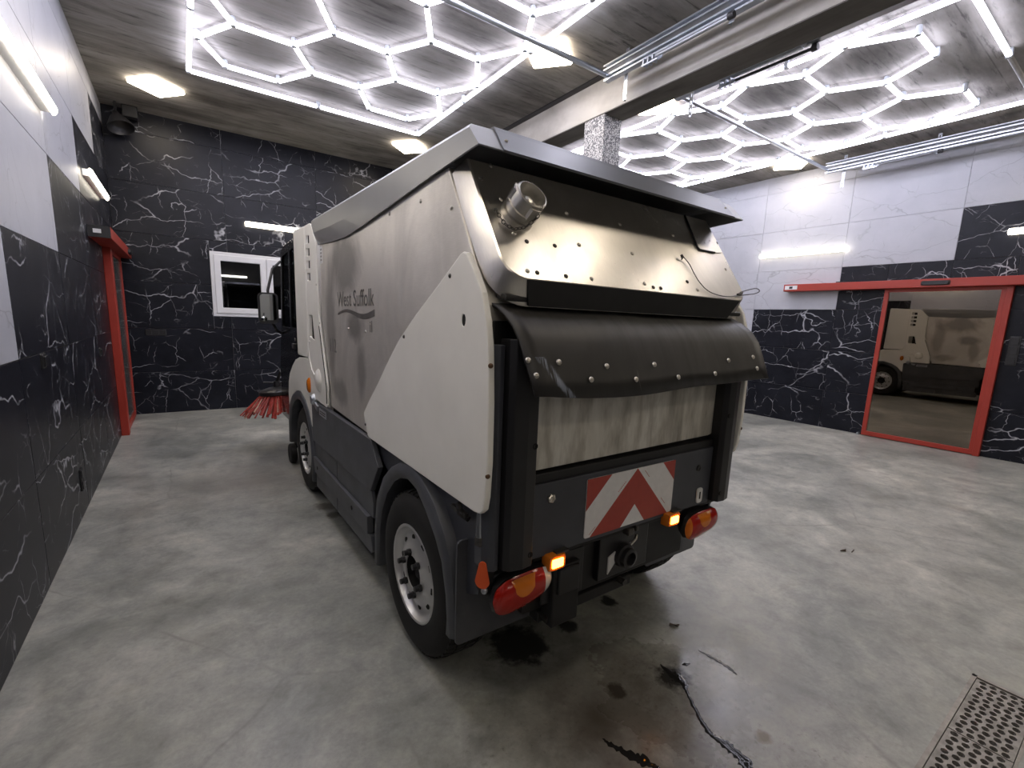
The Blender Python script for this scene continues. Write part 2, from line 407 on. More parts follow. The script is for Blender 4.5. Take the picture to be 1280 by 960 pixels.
class MB:
    def __init__(s):
        s.v, s.f, s.mi = [], [], []
        s.cur = 0
    def add(s, vs, fs):
        b = len(s.v)
        s.v += [Vector(q) for q in vs]
        s.f += [tuple(b + i for i in fc) for fc in fs]
        s.mi += [s.cur] * len(fs)
        return s
    def box(s, x0, x1, y0, y1, z0, z1):
        vs = [(x, y, z) for x in (x0, x1) for y in (y0, y1) for z in (z0, z1)]
        return s.add(vs, [(0, 1, 3, 2), (4, 6, 7, 5), (0, 4, 5, 1), (2, 3, 7, 6), (0, 2, 6, 4), (1, 5, 7, 3)])
    def prism(s, poly, axis, a, b, holes=()):
        def P(q, t):
            return {'x': (t, q[0], q[1]), 'y': (q[0], t, q[1]), 'z': (q[0], q[1], t)}[axis]
        loops = [list(poly)] + [list(h) for h in holes]
        flat = [q for lp in loops for q in lp]
        n = len(flat)
        vs = [P(q, a) for q in flat] + [P(q, b) for q in flat]
        if holes:
            tri = tessellate_polygon([[Vector((q[0], q[1], 0)) for q in lp] for lp in loops])
        else:
            tri = [tuple(range(n))]
        fs = [tuple(t) for t in tri] + [tuple(n + i for i in reversed(t)) for t in tri]
        o = 0
        for lp in loops:
            k = len(lp)
            for i in range(k):
                j = (i + 1) % k
                fs.append((o + i, o + j, n + o + j, n + o + i))
            o += k
        return s.add(vs, fs)
    def grid(s, rows, close=False):
        nr, nc = len(rows), len(rows[0])
        vs = [q for r in rows for q in r]
        fs = []
        for i in range(nr - 1):
            for j in range(nc if close else nc - 1):
                k = (j + 1) % nc
                fs.append((i * nc + j, i * nc + k, (i + 1) * nc + k, (i + 1) * nc + j))
        return s.add(vs, fs)
    def loft(s, rings, cap=True):
        n = len(rings[0])
        b = len(s.v)
        s.grid(rings, True)
        if cap:
            s.f.append(tuple(range(b, b + n))); s.mi.append(s.cur)
            e = b + n * (len(rings) - 1)
            s.f.append(tuple(range(e, e + n))); s.mi.append(s.cur)
        return s
    def tube(s, pts, r, n=10, cap=True):
        pts = [Vector(p) for p in pts]
        rings = []
        up = None
        for i, p in enumerate(pts):
            d = (pts[min(i + 1, len(pts) - 1)] - pts[max(i - 1, 0)]).normalized()
            if up is None:
                up = d.orthogonal().normalized()
            up = (up - d * up.dot(d)).normalized()
            sd = d.cross(up)
            rr = r[i] if isinstance(r, (list, tuple)) else r
            rings.append([p + (up * math.cos(2 * PI * k / n) + sd * math.sin(2 * PI * k / n)) * rr for k in range(n)])
        return s.loft(rings, cap)
    def lathe(s, prof, org, axis, n=24, cap=False):
        axis = Vector(axis).normalized()
        u = axis.orthogonal().normalized()
        w = axis.cross(u)
        org = Vector(org)
        rings = [[org + axis * h + (u * math.cos(2 * PI * k / n) + w * math.sin(2 * PI * k / n)) * r for k in range(n)] for r, h in prof]
        return s.loft(rings, cap)
    def mirror(s, xc=1.53):
        m = MB()
        m.v = [Vector((2 * xc - q.x, q.y, q.z)) for q in s.v]
        m.f = [tuple(reversed(f)) for f in s.f]
        m.mi = list(s.mi)
        return m
    def mesh(s, name, mats, smooth=None, org=None):
        o = ORG if org is None else Vector(org)
        me = bpy.data.meshes.new(name)
        me.from_pydata([tuple(q - o) for q in s.v], [], s.f)
        for m in (mats if isinstance(mats, (list, tuple)) else [mats]):
            me.materials.append(MAT[m])
        for i, p in enumerate(me.polygons):
            p.material_index = s.mi[i]
        bm = bmesh.new(); bm.from_mesh(me)
        bmesh.ops.remove_doubles(bm, verts=bm.verts, dist=1e-5)
        bmesh.ops.recalc_face_normals(bm, faces=bm.faces)
        bm.to_mesh(me); bm.free()
        if smooth is not None:
            me.shade_smooth()
            me.set_sharp_from_angle(angle=math.radians(smooth))
        return me
    def build(s, name, mats, parent=None, smooth=None, bevel=0, seg=2, solid=0, org=None, label=None):
        o = bpy.data.objects.new(name, s.mesh(name, mats, smooth, org))
        COL.objects.link(o)
        if org is not None:
            o.location = Vector(org) - ORG
        if parent is not None:
            o.parent = parent
        if solid:
            m = o.modifiers.new('solid', 'SOLIDIFY'); m.thickness = solid; m.offset = 0
        if bevel:
            m = o.modifiers.new('bevel', 'BEVEL'); m.width = bevel; m.segments = seg; m.limit_method = 'ANGLE'; m.angle_limit = math.radians(35)
            m.harden_normals = False
        if label:
            o['label'] = label
        return o

def tag(o, label, cat, group=None):
    o['label'] = label; o['category'] = cat
    if group:
        o['group'] = group
    return o

def thing(name, loc, label, cat, group=None):
    global ORG
    o = bpy.data.objects.new(name, None)
    o.empty_display_size = 0.1
    COL.objects.link(o)
    o.location = loc
    ORG = Vector(loc)
    return tag(o, label, cat, group)

def no_org():
    global ORG
    ORG = Vector((0, 0, 0))

def struct(o):
    o['kind'] = 'structure'
    return o

def inst(name, mesh, loc, parent, rot=None):
    """one more copy of a small piece; loc in world coordinates"""
    o = bpy.data.objects.new(name, mesh)
    COL.objects.link(o)
    o.parent = parent
    o.location = Vector(loc) - ORG
    if rot is not None:
        o.rotation_euler = rot
    return o

def arc(cx, cy, r, a0, a1, n):
    return [(cx + r * math.cos(math.radians(a0 + (a1 - a0) * i / n)), cy + r * math.sin(math.radians(a0 + (a1 - a0) * i / n))) for i in range(n + 1)]

def rrect(x0, x1, y0, y1, r, n=4):
    return arc(x1 - r, y1 - r, r, 0, 90, n) + arc(x0 + r, y1 - r, r, 90, 180, n) + arc(x0 + r, y0 + r, r, 180, 270, n) + arc(x1 - r, y0 + r, r, 270, 360, n)

# ------------------------------------------------------------------ the setting
no_org()
# the drain channel is left open in the slab
DX0, DX1, DY0, DY1 = 0.9, 2.835, 0.085, 0.292
mb = MB()
mb.box(XL - 0.3, DX0, YF - 0.2, YB + 0.3, -0.30, 0).box(DX1, XR + 2.2, YF - 0.2, YB + 0.3, -0.30, 0)
mb.box(DX0, DX1, YF - 0.2, DY0, -0.30, 0).box(DX0, DX1, DY1, YB + 0.3, -0.30, 0)
floor = struct(mb.build('floor', 'floor'))
ceiling = struct(MB().box(XL - 0.3, XR + 0.3, YF - 0.2, YB + 0.3, ZC, ZC + 0.25).build('ceiling', 'ceiling'))

def holed(u0, u1, z0, z1, holes):
    """rectangles that tile u0..u1 x z0..z1 outside the holes"""
    rects = [(u0, u1, z0, z1)]
    for hu0, hu1, hz0, hz1 in holes:
        nxt = []
        for a, b, c, d in rects:
            if hu0 >= b or hu1 <= a or hz0 >= d or hz1 <= c:
                nxt.append((a, b, c, d)); continue
            if a < hu0: nxt.append((a, hu0, c, d))
            if b > hu1: nxt.append((hu1, b, c, d))
            m0, m1 = max(a, hu0), min(b, hu1)
            if c < hz0: nxt.append((m0, m1, c, hz0))
            if d > hz1: nxt.append((m0, m1, hz1, d))
        rects = nxt
    return [r for r in rects if r[1] - r[0] > 0.01 and r[3] - r[2] > 0.01]

TG = 0.0013   # half a joint
TT = 0.010    # how far a tile stands proud of the joint
tile_mesh = {}
def tile_piece(w, h, black):
    key = (round(w, 3), round(h, 3), black)
    if key not in tile_mesh:
        e = 0.002
        m = MB()
        a, b = w / 2 - TG, h / 2 - TG
        m.loft([[(-a, -b, 0), (a, -b, 0), (a, b, 0), (-a, b, 0)], [(-a, -b, TT - e), (a, -b, TT - e), (a, b, TT - e), (-a, b, TT - e)],
                [(-a + e, -b + e, TT), (a - e, -b + e, TT), (a - e, b - e, TT), (-a + e, b - e, TT)]])
        tile_mesh[key] = m.mesh('tile', 'marble_black' if black else 'marble_white', org=(0, 0, 0))
    return tile_mesh[key]

ROWS = [0.0, 0.597, 1.222, 1.86, 2.50, 3.148, 3.78, ZC]
def tiled_wall(parent, place, cols, holes, is_black):
    for i in range(len(cols) - 1):
        for r in range(len(ROWS) - 1):
            for a, b, c, d in holed(cols[i], cols[i + 1], ROWS[r], ROWS[r + 1], holes):
                o = bpy.data.objects.new('tile', tile_piece(b - a, d - c, is_black(r, (cols[i] + cols[i + 1]) / 2)))
                COL.objects.link(o)
                o.parent = parent
                o.matrix_local = place((a + b) / 2, (c + d) / 2)

def basis(ux, uy, uz, loc):
    return Matrix.Translation(loc) @ Matrix((ux, uy, uz)).transposed().to_4x4()
def cut(lo, hi, at, step):
    k0 = math.ceil((lo - at) / step + 0.02)
    xs = [lo]
    x = at + k0 * step
    while x < hi - 0.02:
        xs.append(x); x += step
    return xs + [hi]

# left wall (x = XL), with the opening of the sliding door
L_DOOR = (7.02, 8.21, 0.0, 2.16)
mb = MB()
for a, b, c, d in holed(YF, YB, 0, ZC, [L_DOOR]):
    mb.box(XL - 0.25, XL - TT, a, b, c, d)
wl = struct(mb.build('wall_left', 'grout'))
lim_l = {0: -9, 1: -9, 2: 3.27, 3: 4.56, 4: 5.85, 5: 7.14, 6: 99}
tiled_wall(wl, lambda u, z: basis(Vector((0, 1, 0)), Vector((0, 0, 1)), Vector((1, 0, 0)), (XL - TT, u, z)),
           cut(YF, YB, 3.27, 1.29), [L_DOOR], lambda r, u: u > lim_l[r])
# right wall (x = XR)
R_DOOR = (1.235, 2.515, 0.0, 2.16)
mb = MB()
for a, b, c, d in holed(YF, YB, 0, ZC, [R_DOOR]):
    mb.box(XR + TT, XR + 0.25, a, b, c, d)
wr = struct(mb.build('wall_right', 'grout'))
lim_r = {0: 99, 1: 99, 2: 4.374, 3: 3.108, 4: 1.83, 5: 0.55, 6: -9}
tiled_wall(wr, lambda u, z: basis(Vector((0, -1, 0)), Vector((0, 0, 1)), Vector((-1, 0, 0)), (XR + TT, u, z)),
           cut(YF, YB, 3.108, 1.273), [R_DOOR], lambda r, u: u < lim_r[r])
# back wall (y = YB)
WIN = (0.385, 1.86, 1.415, 2.355)
mb = MB()
for a, b, c, d in holed(XL - 0.25, XR + 0.25, 0, ZC, [WIN]):
    mb.box(a, b, YB + TT, YB + 0.28, c, d)
wb = struct(mb.build('wall_back', 'grout'))
tiled_wall(wb, lambda u, z: basis(Vector((1, 0, 0)), Vector((0, 0, 1)), Vector((0, -1, 0)), (u, YB + TT, z)),
           cut(XL, XR, 0.612, 1.28), [WIN], lambda r, u: True)
# front wall behind the camera
wf = struct(MB().box(XL - 0.25, XR + 0.25, YF - 0.2, YF, 0, ZC).build('wall_front', 'wall_plain'))

# concrete beam and granite faced pillar under it
struct(MB().prism([(3.77, 3.69), (4.06, 3.69), (4.06, ZC), (3.77, ZC)], 'y', YF, YB).build('ceiling_beam', 'beam', bevel=0.008))
struct(MB().box(3.772, 4.058, YF, YB, 3.682, 3.692).build('beam_shade_plate', 'beam_shade'))  # thin dark plate painting the shade under the beam
struct(MB().box(3.70, 3.77, YF, YB, ZC - 0.012, ZC).build('trim_1', 'black_part'))
struct(MB().box(3.775, 4.035, 3.80, 4.10, 0, 3.682).build('granite_pillar', 'granite', bevel=0.006))

# ---- window in the back wall
w0, w1, z0, z1 = WIN
win = struct(MB().prism([(w0, z0), (w1, z0), (w1, z1), (w0, z1)], 'y', YB - 0.004, YB + 0.10, holes=[[(w0 + 0.055, z0 + 0.055), (w0 + 0.055, z1 - 0.055), (w1 - 0.055, z1 - 0.055), (w1 - 0.055, z0 + 0.055)]]).build('window_1', 'white_pvc', bevel=0.006))
mid = 1.122
for a, b in ((w0 + 0.045, mid - 0.002), (mid + 0.002, w1 - 0.045)):
    c, d = z0 + 0.045, z1 - 0.045
    s = 0.085
    MB().prism([(a, c), (b, c), (b, d), (a, d)], 'y', YB - 0.022, YB + 0.05, holes=[[(a + s, c + s), (a + s, d - s), (b - s, d - s), (b - s, c + s)]]).build('sash', 'white_pvc', win, bevel=0.008)
    MB().box(a + s - 0.01, b - s + 0.01, YB + 0.005, YB + 0.012, c + s - 0.01, d - s + 0.01).build('pane', 'win_glass', win)
MB().box(mid - 0.014, mid + 0.014, YB - 0.045, YB - 0.022, 1.80, 1.92).build('handle', 'white_pvc', win, bevel=0.006)
struct(MB().box(w0 - 0.5, w1 + 0.5, YB + 0.6, YB + 0.62, z0 - 0.5, z1 + 0.5).build('trim_2', 'void'))

# ---- sliding doors
def sliding_door(name, side, y0, y1, hy0, hy1, sensor, stickers):
    """side -1: left wall, +1: right wall; y0..y1 the leaf, hy0..hy1 the header"""
    xw = XL if side < 0 else XR
    def X(d):           # d metres out from the wall into the room
        return xw - side * d
    def bx(d0, d1, a, b, c, d):
        return MB().box(min(X(d0), X(d1)), max(X(d0), X(d1)), a, b, c, d)
    fr = 0.055 if side > 0 else 0.016
    leaf = MB().prism([(y0, 0.01), (y1, 0.01), (y1, 2.15), (y0, 2.15)], 'x', X(0.02), X(0.06),
                      holes=[[(y0 + fr, 0.075), (y0 + fr, 2.10), (y1 - fr, 2.10), (y1 - fr, 0.075)]])
    door = struct(leaf.build(name, 'red_paint', bevel=0.004))
    bx(0.036, 0.044, y0 + fr - 0.01, y1 - fr + 0.01, 0.065, 2.11).build('pane', 'door_glass' if side > 0 else 'door_glass_painted', door)
    hd = bx(0.0, 0.17, hy0, hy1, 2.145, 2.255).build('header', 'red_paint', door, bevel=0.006)
    if side < 0:
        bx(0.001, 0.168, hy0 - 0.012, hy0, 2.147, 2.253).build('end_cap', 'black_part', door)
        bx(0.04, 0.10, hy0 - 0.014, hy0 - 0.011, 2.185, 2.222).build('sticker', 'label_white', door)
    else:
        bx(0.16, 0.173, hy1 - 0.21, hy1 - 0.02, 2.17, 2.235).build('cover_plate', 'label_white', door, bevel=0.004)
        bx(0.172, 0.176, hy1 - 0.14, hy1 - 0.09, 2.185, 2.22).build('sticker', 'black_part', door)
        bx(0.02, 0.11, 3.02, 3.12, 2.255, 2.275).build('bracket', 'black_part', door)
    # slim presence sensor on the header
    a, b = sensor
    sn = MB()
    sn.loft([[(X(0.17 + 0.03 * q), y, 2.20 + z) for y, z in rrect(a + 0.02 * q, b - 0.02 * q, -0.030 + 0.008 * q, 0.030 - 0.008 * q, 0.02, 4)] for q in (0, 1)])
    sn.build('sensor', 'black_part', door, smooth=40)
    return door, bx

d1, bx1 = sliding_door('door_1', -1, 7.03, 8.20, 6.02, 8.25, (7.75, 8.02), True)
bx1(0.0, 0.075, 6.93, 7.07, 0.0, 2.145).build('post', 'red_paint', d1, bevel=0.005)
d2, bx2 = sliding_door('door_2', 1, 1.275, 2.505, -0.7, 3.845, (1.79, 2.09), True)
bx2(0.0, 0.07, 1.225, 1.29, 0.0, 2.145).build('post', 'red_paint', d2, bevel=0.005)
bx2(0.0, 0.07, 2.535, 2.56, 0.0, 0.03).build('floor_guide', 'galv', d2)
# short dark passage behind each glass
pr = MB()
pr.box(XR + 0.24, XR + 1.9, 0.7, 0.72, 0, 2.5).box(XR + 0.24, XR + 1.9, 3.0, 3.02, 0, 2.5).box(XR + 1.9, XR + 1.92, 0.7, 3.02, 0, 2.5).box(XR + 0.24, XR + 1.92, 0.7, 3.02, 2.5, 2.52)
struct(pr.build('trim_3', 'brown_room'))
pl = MB()
pl.box(XL - 1.3, XL - 0.24, 6.6, 6.62, 0, 2.5).box(XL - 1.3, XL - 0.24, 8.5, 8.52, 0, 2.5).box(XL - 1.32, XL - 1.3, 6.6, 8.52, 0, 2.5).box(XL - 1.3, XL - 0.24, 6.6, 8.52, 2.5, 2.52).box(XL - 1.3, XL - 0.24, 6.6, 8.52, -0.02, 0)
struct(pl.build('trim_4', 'passage_wall'))

# ---- hexagon light grids
def hex_light(name, x0, x1, y0, y1, cx, rows, first_even, label, unlit):
    no_org()
    z = 3.985
    cx0 = (x0 + x1) / 2
    t = thing(name, (cx0, (y0 + y1) / 2, ZC), label, 'ceiling light', 'hexagon tube lights on the ceiling')
    s = 0.496
    ph = rows[1] - rows[0]
    nodes, edges = {}, {}
    def node(x, y):
        k = (round(x, 2), round(y, 2))
        for q in nodes:
            if abs(q[0] - k[0]) < 0.05 and abs(q[1] - k[1]) < 0.05:
                return q
        nodes[k] = (x, y)
        return k
    for c in range(3):
        ccx = cx0 + (c - 1) * 0.744
        ys = rows if c != 1 else [(rows[i] + rows[i + 1]) / 2 for i in range(len(rows) - 1)]
        for yc in ys:
            pts = [node(ccx + s * math.cos(PI / 3 * k), yc + ph / 2 * (0 if k % 3 == 0 else (1 if k in (1, 2) else -1))) for k in range(6)]
            for k in range(6):
                edges[tuple(sorted((pts[k], pts[(k + 1) % 6])))] = True
    segs = [(nodes[a], nodes[b], True) for a, b in edges]
    # outer rectangle, tubes about 1.28 long
    def run(p, q, n, off=()):
        for i in range(n):
            a = (p[0] + (q[0] - p[0]) * i / n, p[1] + (q[1] - p[1]) * i / n)
            b = (p[0] + (q[0] - p[0]) * (i + 1) / n, p[1] + (q[1] - p[1]) * (i + 1) / n)
            segs.append((a, b, i not in off))
            nodes[('f', a, p)] = a
    run((x0, y0), (x1, y0), 2, unlit); run((x1, y0), (x1, y1), 4); run((x1, y1), (x0, y1), 2); run((x0, y1), (x0, y0), 4)
    cache = {}
    def tubemesh(L, lit):
        k = (round(L, 2), lit)
        if k not in cache:
            m = MB()
            h = L / 2 - 0.012
            # frosted half-round diffuser hanging under a flat channel
            pr = [(0.021 * math.cos(math.radians(a)), -0.002 + 0.019 * math.sin(math.radians(a))) for a in range(120, 421, 30)]
            m.loft([[(-h, y, zz) for y, zz in pr], [(h, y, zz) for y, zz in pr]])
            m.cur = 1
            m.box(-h, h, -0.0095, 0.0095, 0.012, 0.024)
            cache[k] = m.mesh('tube', ['tube' if lit else 'tube_off', 'tube_base'], org=(0, 0, 0))
        return cache[k]
    for a, b, lit in segs:
        L = math.dist(a, b)
        inst('tube', tubemesh(L, lit), ((a[0] + b[0]) / 2, (a[1] + b[1]) / 2, z), t, (0, 0, math.atan2(b[1] - a[1], b[0] - a[0])))
    cm = MB().lathe([(0.0, -0.024), (0.024, -0.022), (0.028, 0.0), (0.022, 0.054), (0.0, 0.054)], (0, 0, 0), (0, 0, 1), 8).mesh('connector', 'connector', 40, org=(0, 0, 0))
    for k, p in nodes.items():
        inst('connector', cm, (p[0], p[1], z), t)
    return t
rowsL = [5.605 - 0.870 * k for k in range(4, -1, -1)]
hex_light('hexagon_light', 0.225, 2.825, 1.31, 6.405, 0, rowsL, True, 'white hexagon tube light grid over the left bay, above the sweeper roof', ())
rowsR = [2.068 + 0.870 * k for k in range(5)]
hex_light('hexagon_light', 4.875, 7.465, 1.25, 6.38, 0, rowsR, True, 'white hexagon tube light grid over the right bay, with one dead tube', (1,))

# ---- square lamps on the ceiling
def square_lamp(x, y, a, label):
    t = thing('ceiling_lamp', (x, y, ZC), label, 'lamp', 'square lamps on the ceiling')
    h = 0.195
    m = MB()
    rings = []
    for q, z in ((1.0, 0), (1.0, -0.020), (0.975, -0.028)):
        rings.append([(x + (u * math.cos(a) - v * math.sin(a)), y + (u * math.sin(a) + v * math.cos(a)), ZC - 0.012 + z) for u, v in rrect(-h * q, h * q, -h * q, h * q, 0.018, 3)])
    m.loft(rings)
    m.build('diffuser', 'lamp', t, smooth=35)
    b = MB()
    b.loft([[(x + (u * math.cos(a) - v * math.sin(a)), y + (u * math.sin(a) + v * math.cos(a)), z) for u, v in rrect(-0.18, 0.18, -0.18, 0.18, 0.03, 3)] for z in (ZC - 0.016, ZC)])
    b.build('base_plate', 'label_white', t)
for x, y, lb in ((-0.07, 7.19, 'square warm ceiling lamp in the corner above the left red door'), (3.03, 3.84, 'square warm ceiling lamp beside the concrete beam, on the left bay side'),
                 (2.97, 7.03, 'square warm ceiling lamp at the back, half hidden by the sweeper roof'), (4.66, 3.87, 'square warm ceiling lamp just behind the concrete beam'),
                 (7.80, 3.80, 'square warm ceiling lamp at the right wall, near the end of the door track'),
                 (-0.07, 3.84, 'added unseen square warm ceiling lamp over the left wall, level with the pillar'), (4.66, 7.1, 'added unseen square warm ceiling lamp of the right bay in the far left corner of the bay'), (7.80, 7.1, 'added unseen square warm ceiling lamp in the far right corner of the hall'),  # unseen lamps from here on, added to brighten flank and rear
                 (-0.07, 0.5, 'added unseen square warm ceiling lamp by the left wall, ahead of the tube grid'), (3.03, 0.5, 'added unseen square warm ceiling lamp left of the beam, ahead of the tube grid'), (4.66, 0.5, 'added unseen square warm ceiling lamp right of the beam, ahead of the tube grid'), (7.80, 0.5, 'added unseen square warm ceiling lamp by the right wall, ahead of the tube grid'),
                 (-0.07, -2.85, 'added unseen square warm ceiling lamp by the left wall at the doors'), (3.03, -2.85, 'added unseen square warm ceiling lamp left of the beam at the doors'), (4.66, -2.85, 'added unseen square warm ceiling lamp right of the beam at the doors'), (7.80, -2.85, 'added unseen square warm ceiling lamp by the right wall at the doors')):
    square_lamp(x, y, math.radians(40), lb)

# ---- linear lamps on the walls
def wall_lamp(c, axis, nrm, L, label):
    t = thing('wall_lamp', c, label, 'lamp', 'linear lamps on the walls')
    c, axis, nrm = Vector(c), Vector(axis), Vector(nrm)
    up = Vector((0, 0, 1))
    rings = []
    for k, q in ((-1, 0.75), (-0.985, 1), (0.985, 1), (1, 0.75)):
        rings.append([c + axis * (k * L / 2) + nrm * (0.030 + 0.052 * q * (0.5 + 0.5 * math.sin(math.radians(a)))) + up * (0.037 * q * math.cos(math.radians(a))) for a in range(0, 181, 15)])
    MB().loft(rings).build('diffuser', 'lamp_wall', t, smooth=40)
    hx = axis * (L / 2 - 0.03)
    vs = []
    for d in (0.0, 0.054):
        for sx, sz in ((-1, -1), (1, -1), (1, 1), (-1, 1)):
            vs.append(c + hx * sx + up * (0.030 * sz) + nrm * d)
    MB().loft([vs[:4], vs[4:]]).build('base', 'label_white', t)
wall_lamp((XL, 3.93, 2.79), (0, 1, 0), (1, 0, 0), 1.27, 'bright linear lamp on the white part of the left wall, nearest the camera')
wall_lamp((XL, 6.68, 2.735), (0, 1, 0), (1, 0, 0), 1.22, 'linear lamp on black tiles above the left red door header')
wall_lamp((1.50, YB, 2.79), (1, 0, 0), (0, -1, 0), 1.28, 'linear lamp on the back wall above the white window')
wall_lamp((XL, 1.40, 2.785), (0, 1, 0), (1, 0, 0), 1.27, 'added unseen linear lamp on the left wall beside the rear of the sweeper')  # unseen, added to brighten the sweeper's flank
wall_lamp((XL, -1.20, 2.785), (0, 1, 0), (1, 0, 0), 1.27, 'added unseen linear lamp on the left wall next to the entrance')  # out of view, put in for more light on the flank
wall_lamp((XR, -2.24, 2.785), (0, 1, 0), (-1, 0, 0), 1.28, 'added unseen linear lamp on the right wall next to the entrance')  # out of view, put in as extra light
wall_lamp((1.50, YF, 2.785), (1, 0, 0), (0, 1, 0), 1.27, 'added unseen linear lamp on the entrance wall behind the camera, left bay')  # unseen like the next one, added to light the sweeper's rear
wall_lamp((6.20, YF, 2.785), (1, 0, 0), (0, 1, 0), 1.27, 'added unseen linear lamp on the entrance wall behind the camera, right bay')  # unseen twin, added as more light from behind
wall_lamp((XR, 3.72, 2.762), (0, 1, 0), (-1, 0, 0), 1.28, 'linear lamp on white tiles above the left end of the right red header')
wall_lamp((XR, 0.74, 2.785), (0, 1, 0), (-1, 0, 0), 1.28, 'linear lamp on black tiles at the right edge, above the right door')

# ---- door tracks on the ceiling
def track(label, rails, y_end, zt, cross, mid_br):
    """one sectional door's overhead track: two double rails, a cross bar, hangers and bumpers"""
    xa, xb = rails
    t = thing('garage_door_track', ((xa + xb) / 2, y_end, ZC), label, 'door track', 'overhead door tracks')
    for x, sgn in ((xa, 1), (xb, -1)):
        m = MB()
        for dz, dx in ((0.0, 0.0), (0.085, 0.012 * sgn)):
            pr = [(-0.030, -0.026), (0.030, -0.026), (0.030, -0.012), (0.022, -0.012), (0.022, -0.020), (-0.022, -0.020), (-0.022, 0.020), (0.022, 0.020), (0.022, 0.012), (0.030, 0.012), (0.030, 0.026), (-0.030, 0.026)]
            m.prism([(x + dx + u * sgn, zt + dz + v) for u, v in pr], 'y', YF, y_end)
        m.build('rail', 'galv', t)
        for yb in (y_end - 0.22, y_end - 1.25, y_end - 2.5):
            if yb < YF: continue
            xb_ = x - 0.045 * sgn
            m = MB()
            m.prism([(yb - 0.019, 3.60 if yb > y_end - 0.5 else zt - 0.05), (yb + 0.019, 3.60 if yb > y_end - 0.5 else zt - 0.05), (yb + 0.019, ZC), (yb - 0.019, ZC)], 'x', xb_ - 0.002, xb_ + 0.002,
                    holes=[[(yb - 0.006, z), (yb - 0.006, z + 0.035), (yb + 0.006, z + 0.035), (yb + 0.006, z)] for z in ((3.63, 3.70, 3.77, 3.84, 3.91, 3.98) if yb > y_end - 0.5 else (3.91, 3.98))])
            m.box(xb_ - 0.002, xb_ + 0.036, yb + 0.017, yb + 0.021, 3.60 if yb > y_end - 0.5 else zt - 0.05, ZC)
            m.build('hanger', 'galv', t)
        # spring bumper with its clip
        yb = y_end - 0.62
        m = MB().tube([(x + 0.04 * sgn, yb, zt - 0.05), (x + 0.04 * sgn, yb - 0.66, zt - 0.05)], 0.013, 8)
        bp = m.build('bumper', 'black_part' if x > 4 and x < 5 else 'galv', t, smooth=40)
        MB().tube([(x + 0.04 * sgn, yb - 0.655, zt - 0.05), (x + 0.04 * sgn, yb - 0.70, zt - 0.05)], 0.026, 10).build('bumper_cap', 'black_part', t, smooth=40)
        m = MB()
        for k in range(3):
            m.box(x + 0.02 * sgn - 0.03, x + 0.02 * sgn + 0.03, yb + 0.02 + 0.05 * k, yb + 0.032 + 0.05 * k, zt - 0.085, zt - 0.028)
        m.box(x + 0.02 * sgn - 0.034, x + 0.02 * sgn - 0.028, yb - 0.03, yb + 0.14, zt - 0.09, zt - 0.078)
        m.box(x + 0.02 * sgn + 0.028, x + 0.02 * sgn + 0.034, yb - 0.03, yb + 0.14, zt - 0.06, zt - 0.028)
        m.build('roller_clip', 'galv', t)
    MB().tube([(xa, cross, zt + 0.03), (xb, cross, zt + 0.03)], 0.023, 10).build('cross_bar', 'galv', t, smooth=40)
track('galvanised overhead door track of the left bay, along the concrete beam', (-0.45, 3.52), 3.56, 3.84, 3.545, True)
track('galvanised overhead door track of the right bay, along the right wall', (4.36, 7.98), 3.37, 3.85, 3.36, True)

# ---- sockets, switches and the rest on the walls
no_org()
def plate(name, loc, axis, nrm, w, h, n, label, cat, group=None, vertical=False):
    t = thing(name, loc, label, cat, group)
    loc, axis, nrm = Vector(loc), Vector(axis), Vector(nrm)
    up = Vector((0, 0, 1))
    def slab(c, hw, hh, d0, d1):
        m = MB()
        m.loft([[c + axis * u + up * v + nrm * d for u, v in rrect(-hw * q, hw * q, -hh * q, hh * q, min(hw, hh) * 0.2, 2)] for d, q in ((d0, 1), (d1 - 0.003, 1), (d1, 0.95))])
        return m
    slab(loc, w / 2, h / 2, 0, 0.012).build('cover', 'black_part', t)
    for k in range(n):
        o = (k - (n - 1) / 2)
        c = loc + (up * (o * h / n) if vertical else axis * (o * w / n))
        hw = (w if vertical else w / n) * 0.36
        hh = (h / n if vertical else h) * 0.36
        slab(c, hw, hh, 0.012, 0.020 if name == 'light_switch' else 0.016).build('rocker' if name == 'light_switch' else 'socket_insert', 'black_plastic', t)
AX, NL, NR, NB = (0, 1, 0), (1, 0, 0), (-1, 0, 0), (0, -1, 0)
plate('wall_socket', (-0.32, YB, 1.162), (1, 0, 0), NB, 0.24, 0.085, 3, 'black triple socket on the back wall, left of the window', 'socket')
plate('light_switch', (XL, 3.72, 1.175), AX, NL, 0.085, 0.085, 1, 'small black switch on the left wall at hand height', 'switch')
plate('wall_socket', (XL, 4.36, 0.262), AX, NL, 0.085, 0.16, 2, 'black double socket low on the left wall', 'socket', None, True)
plate('light_switch', (XL, 5.95, 1.06), AX, NL, 0.085, 0.085, 1, 'black switch on the left wall nearest the red door', 'switch')
plate('light_switch', (XR, 1.13, 1.36), AX, NR, 0.10, 0.36, 3, 'black triple switch plate right of the right red door', 'switch', None, True)
plate('wall_socket', (XR, 4.38, 0.30), AX, NR, 0.09, 0.16, 2, 'black double socket low on the right wall, behind the sweeper', 'socket', None, True)
t = thing('motion_sensor', (XR, 4.25, 1.10), 'small black sensor box with a pale lens on the right wall', 'sensor')
MB().box(XR - 0.05, XR, 4.215, 4.285, 1.065, 1.135).build('housing', 'black_part', t, bevel=0.01)
MB().lathe([(0.0, 0.062), (0.012, 0.058), (0.018, 0.048), (0.018, 0.04)], (XR, 4.25, 1.10), (-1, 0, 0), 12).build('lens', 'lens_clear', t, smooth=50)

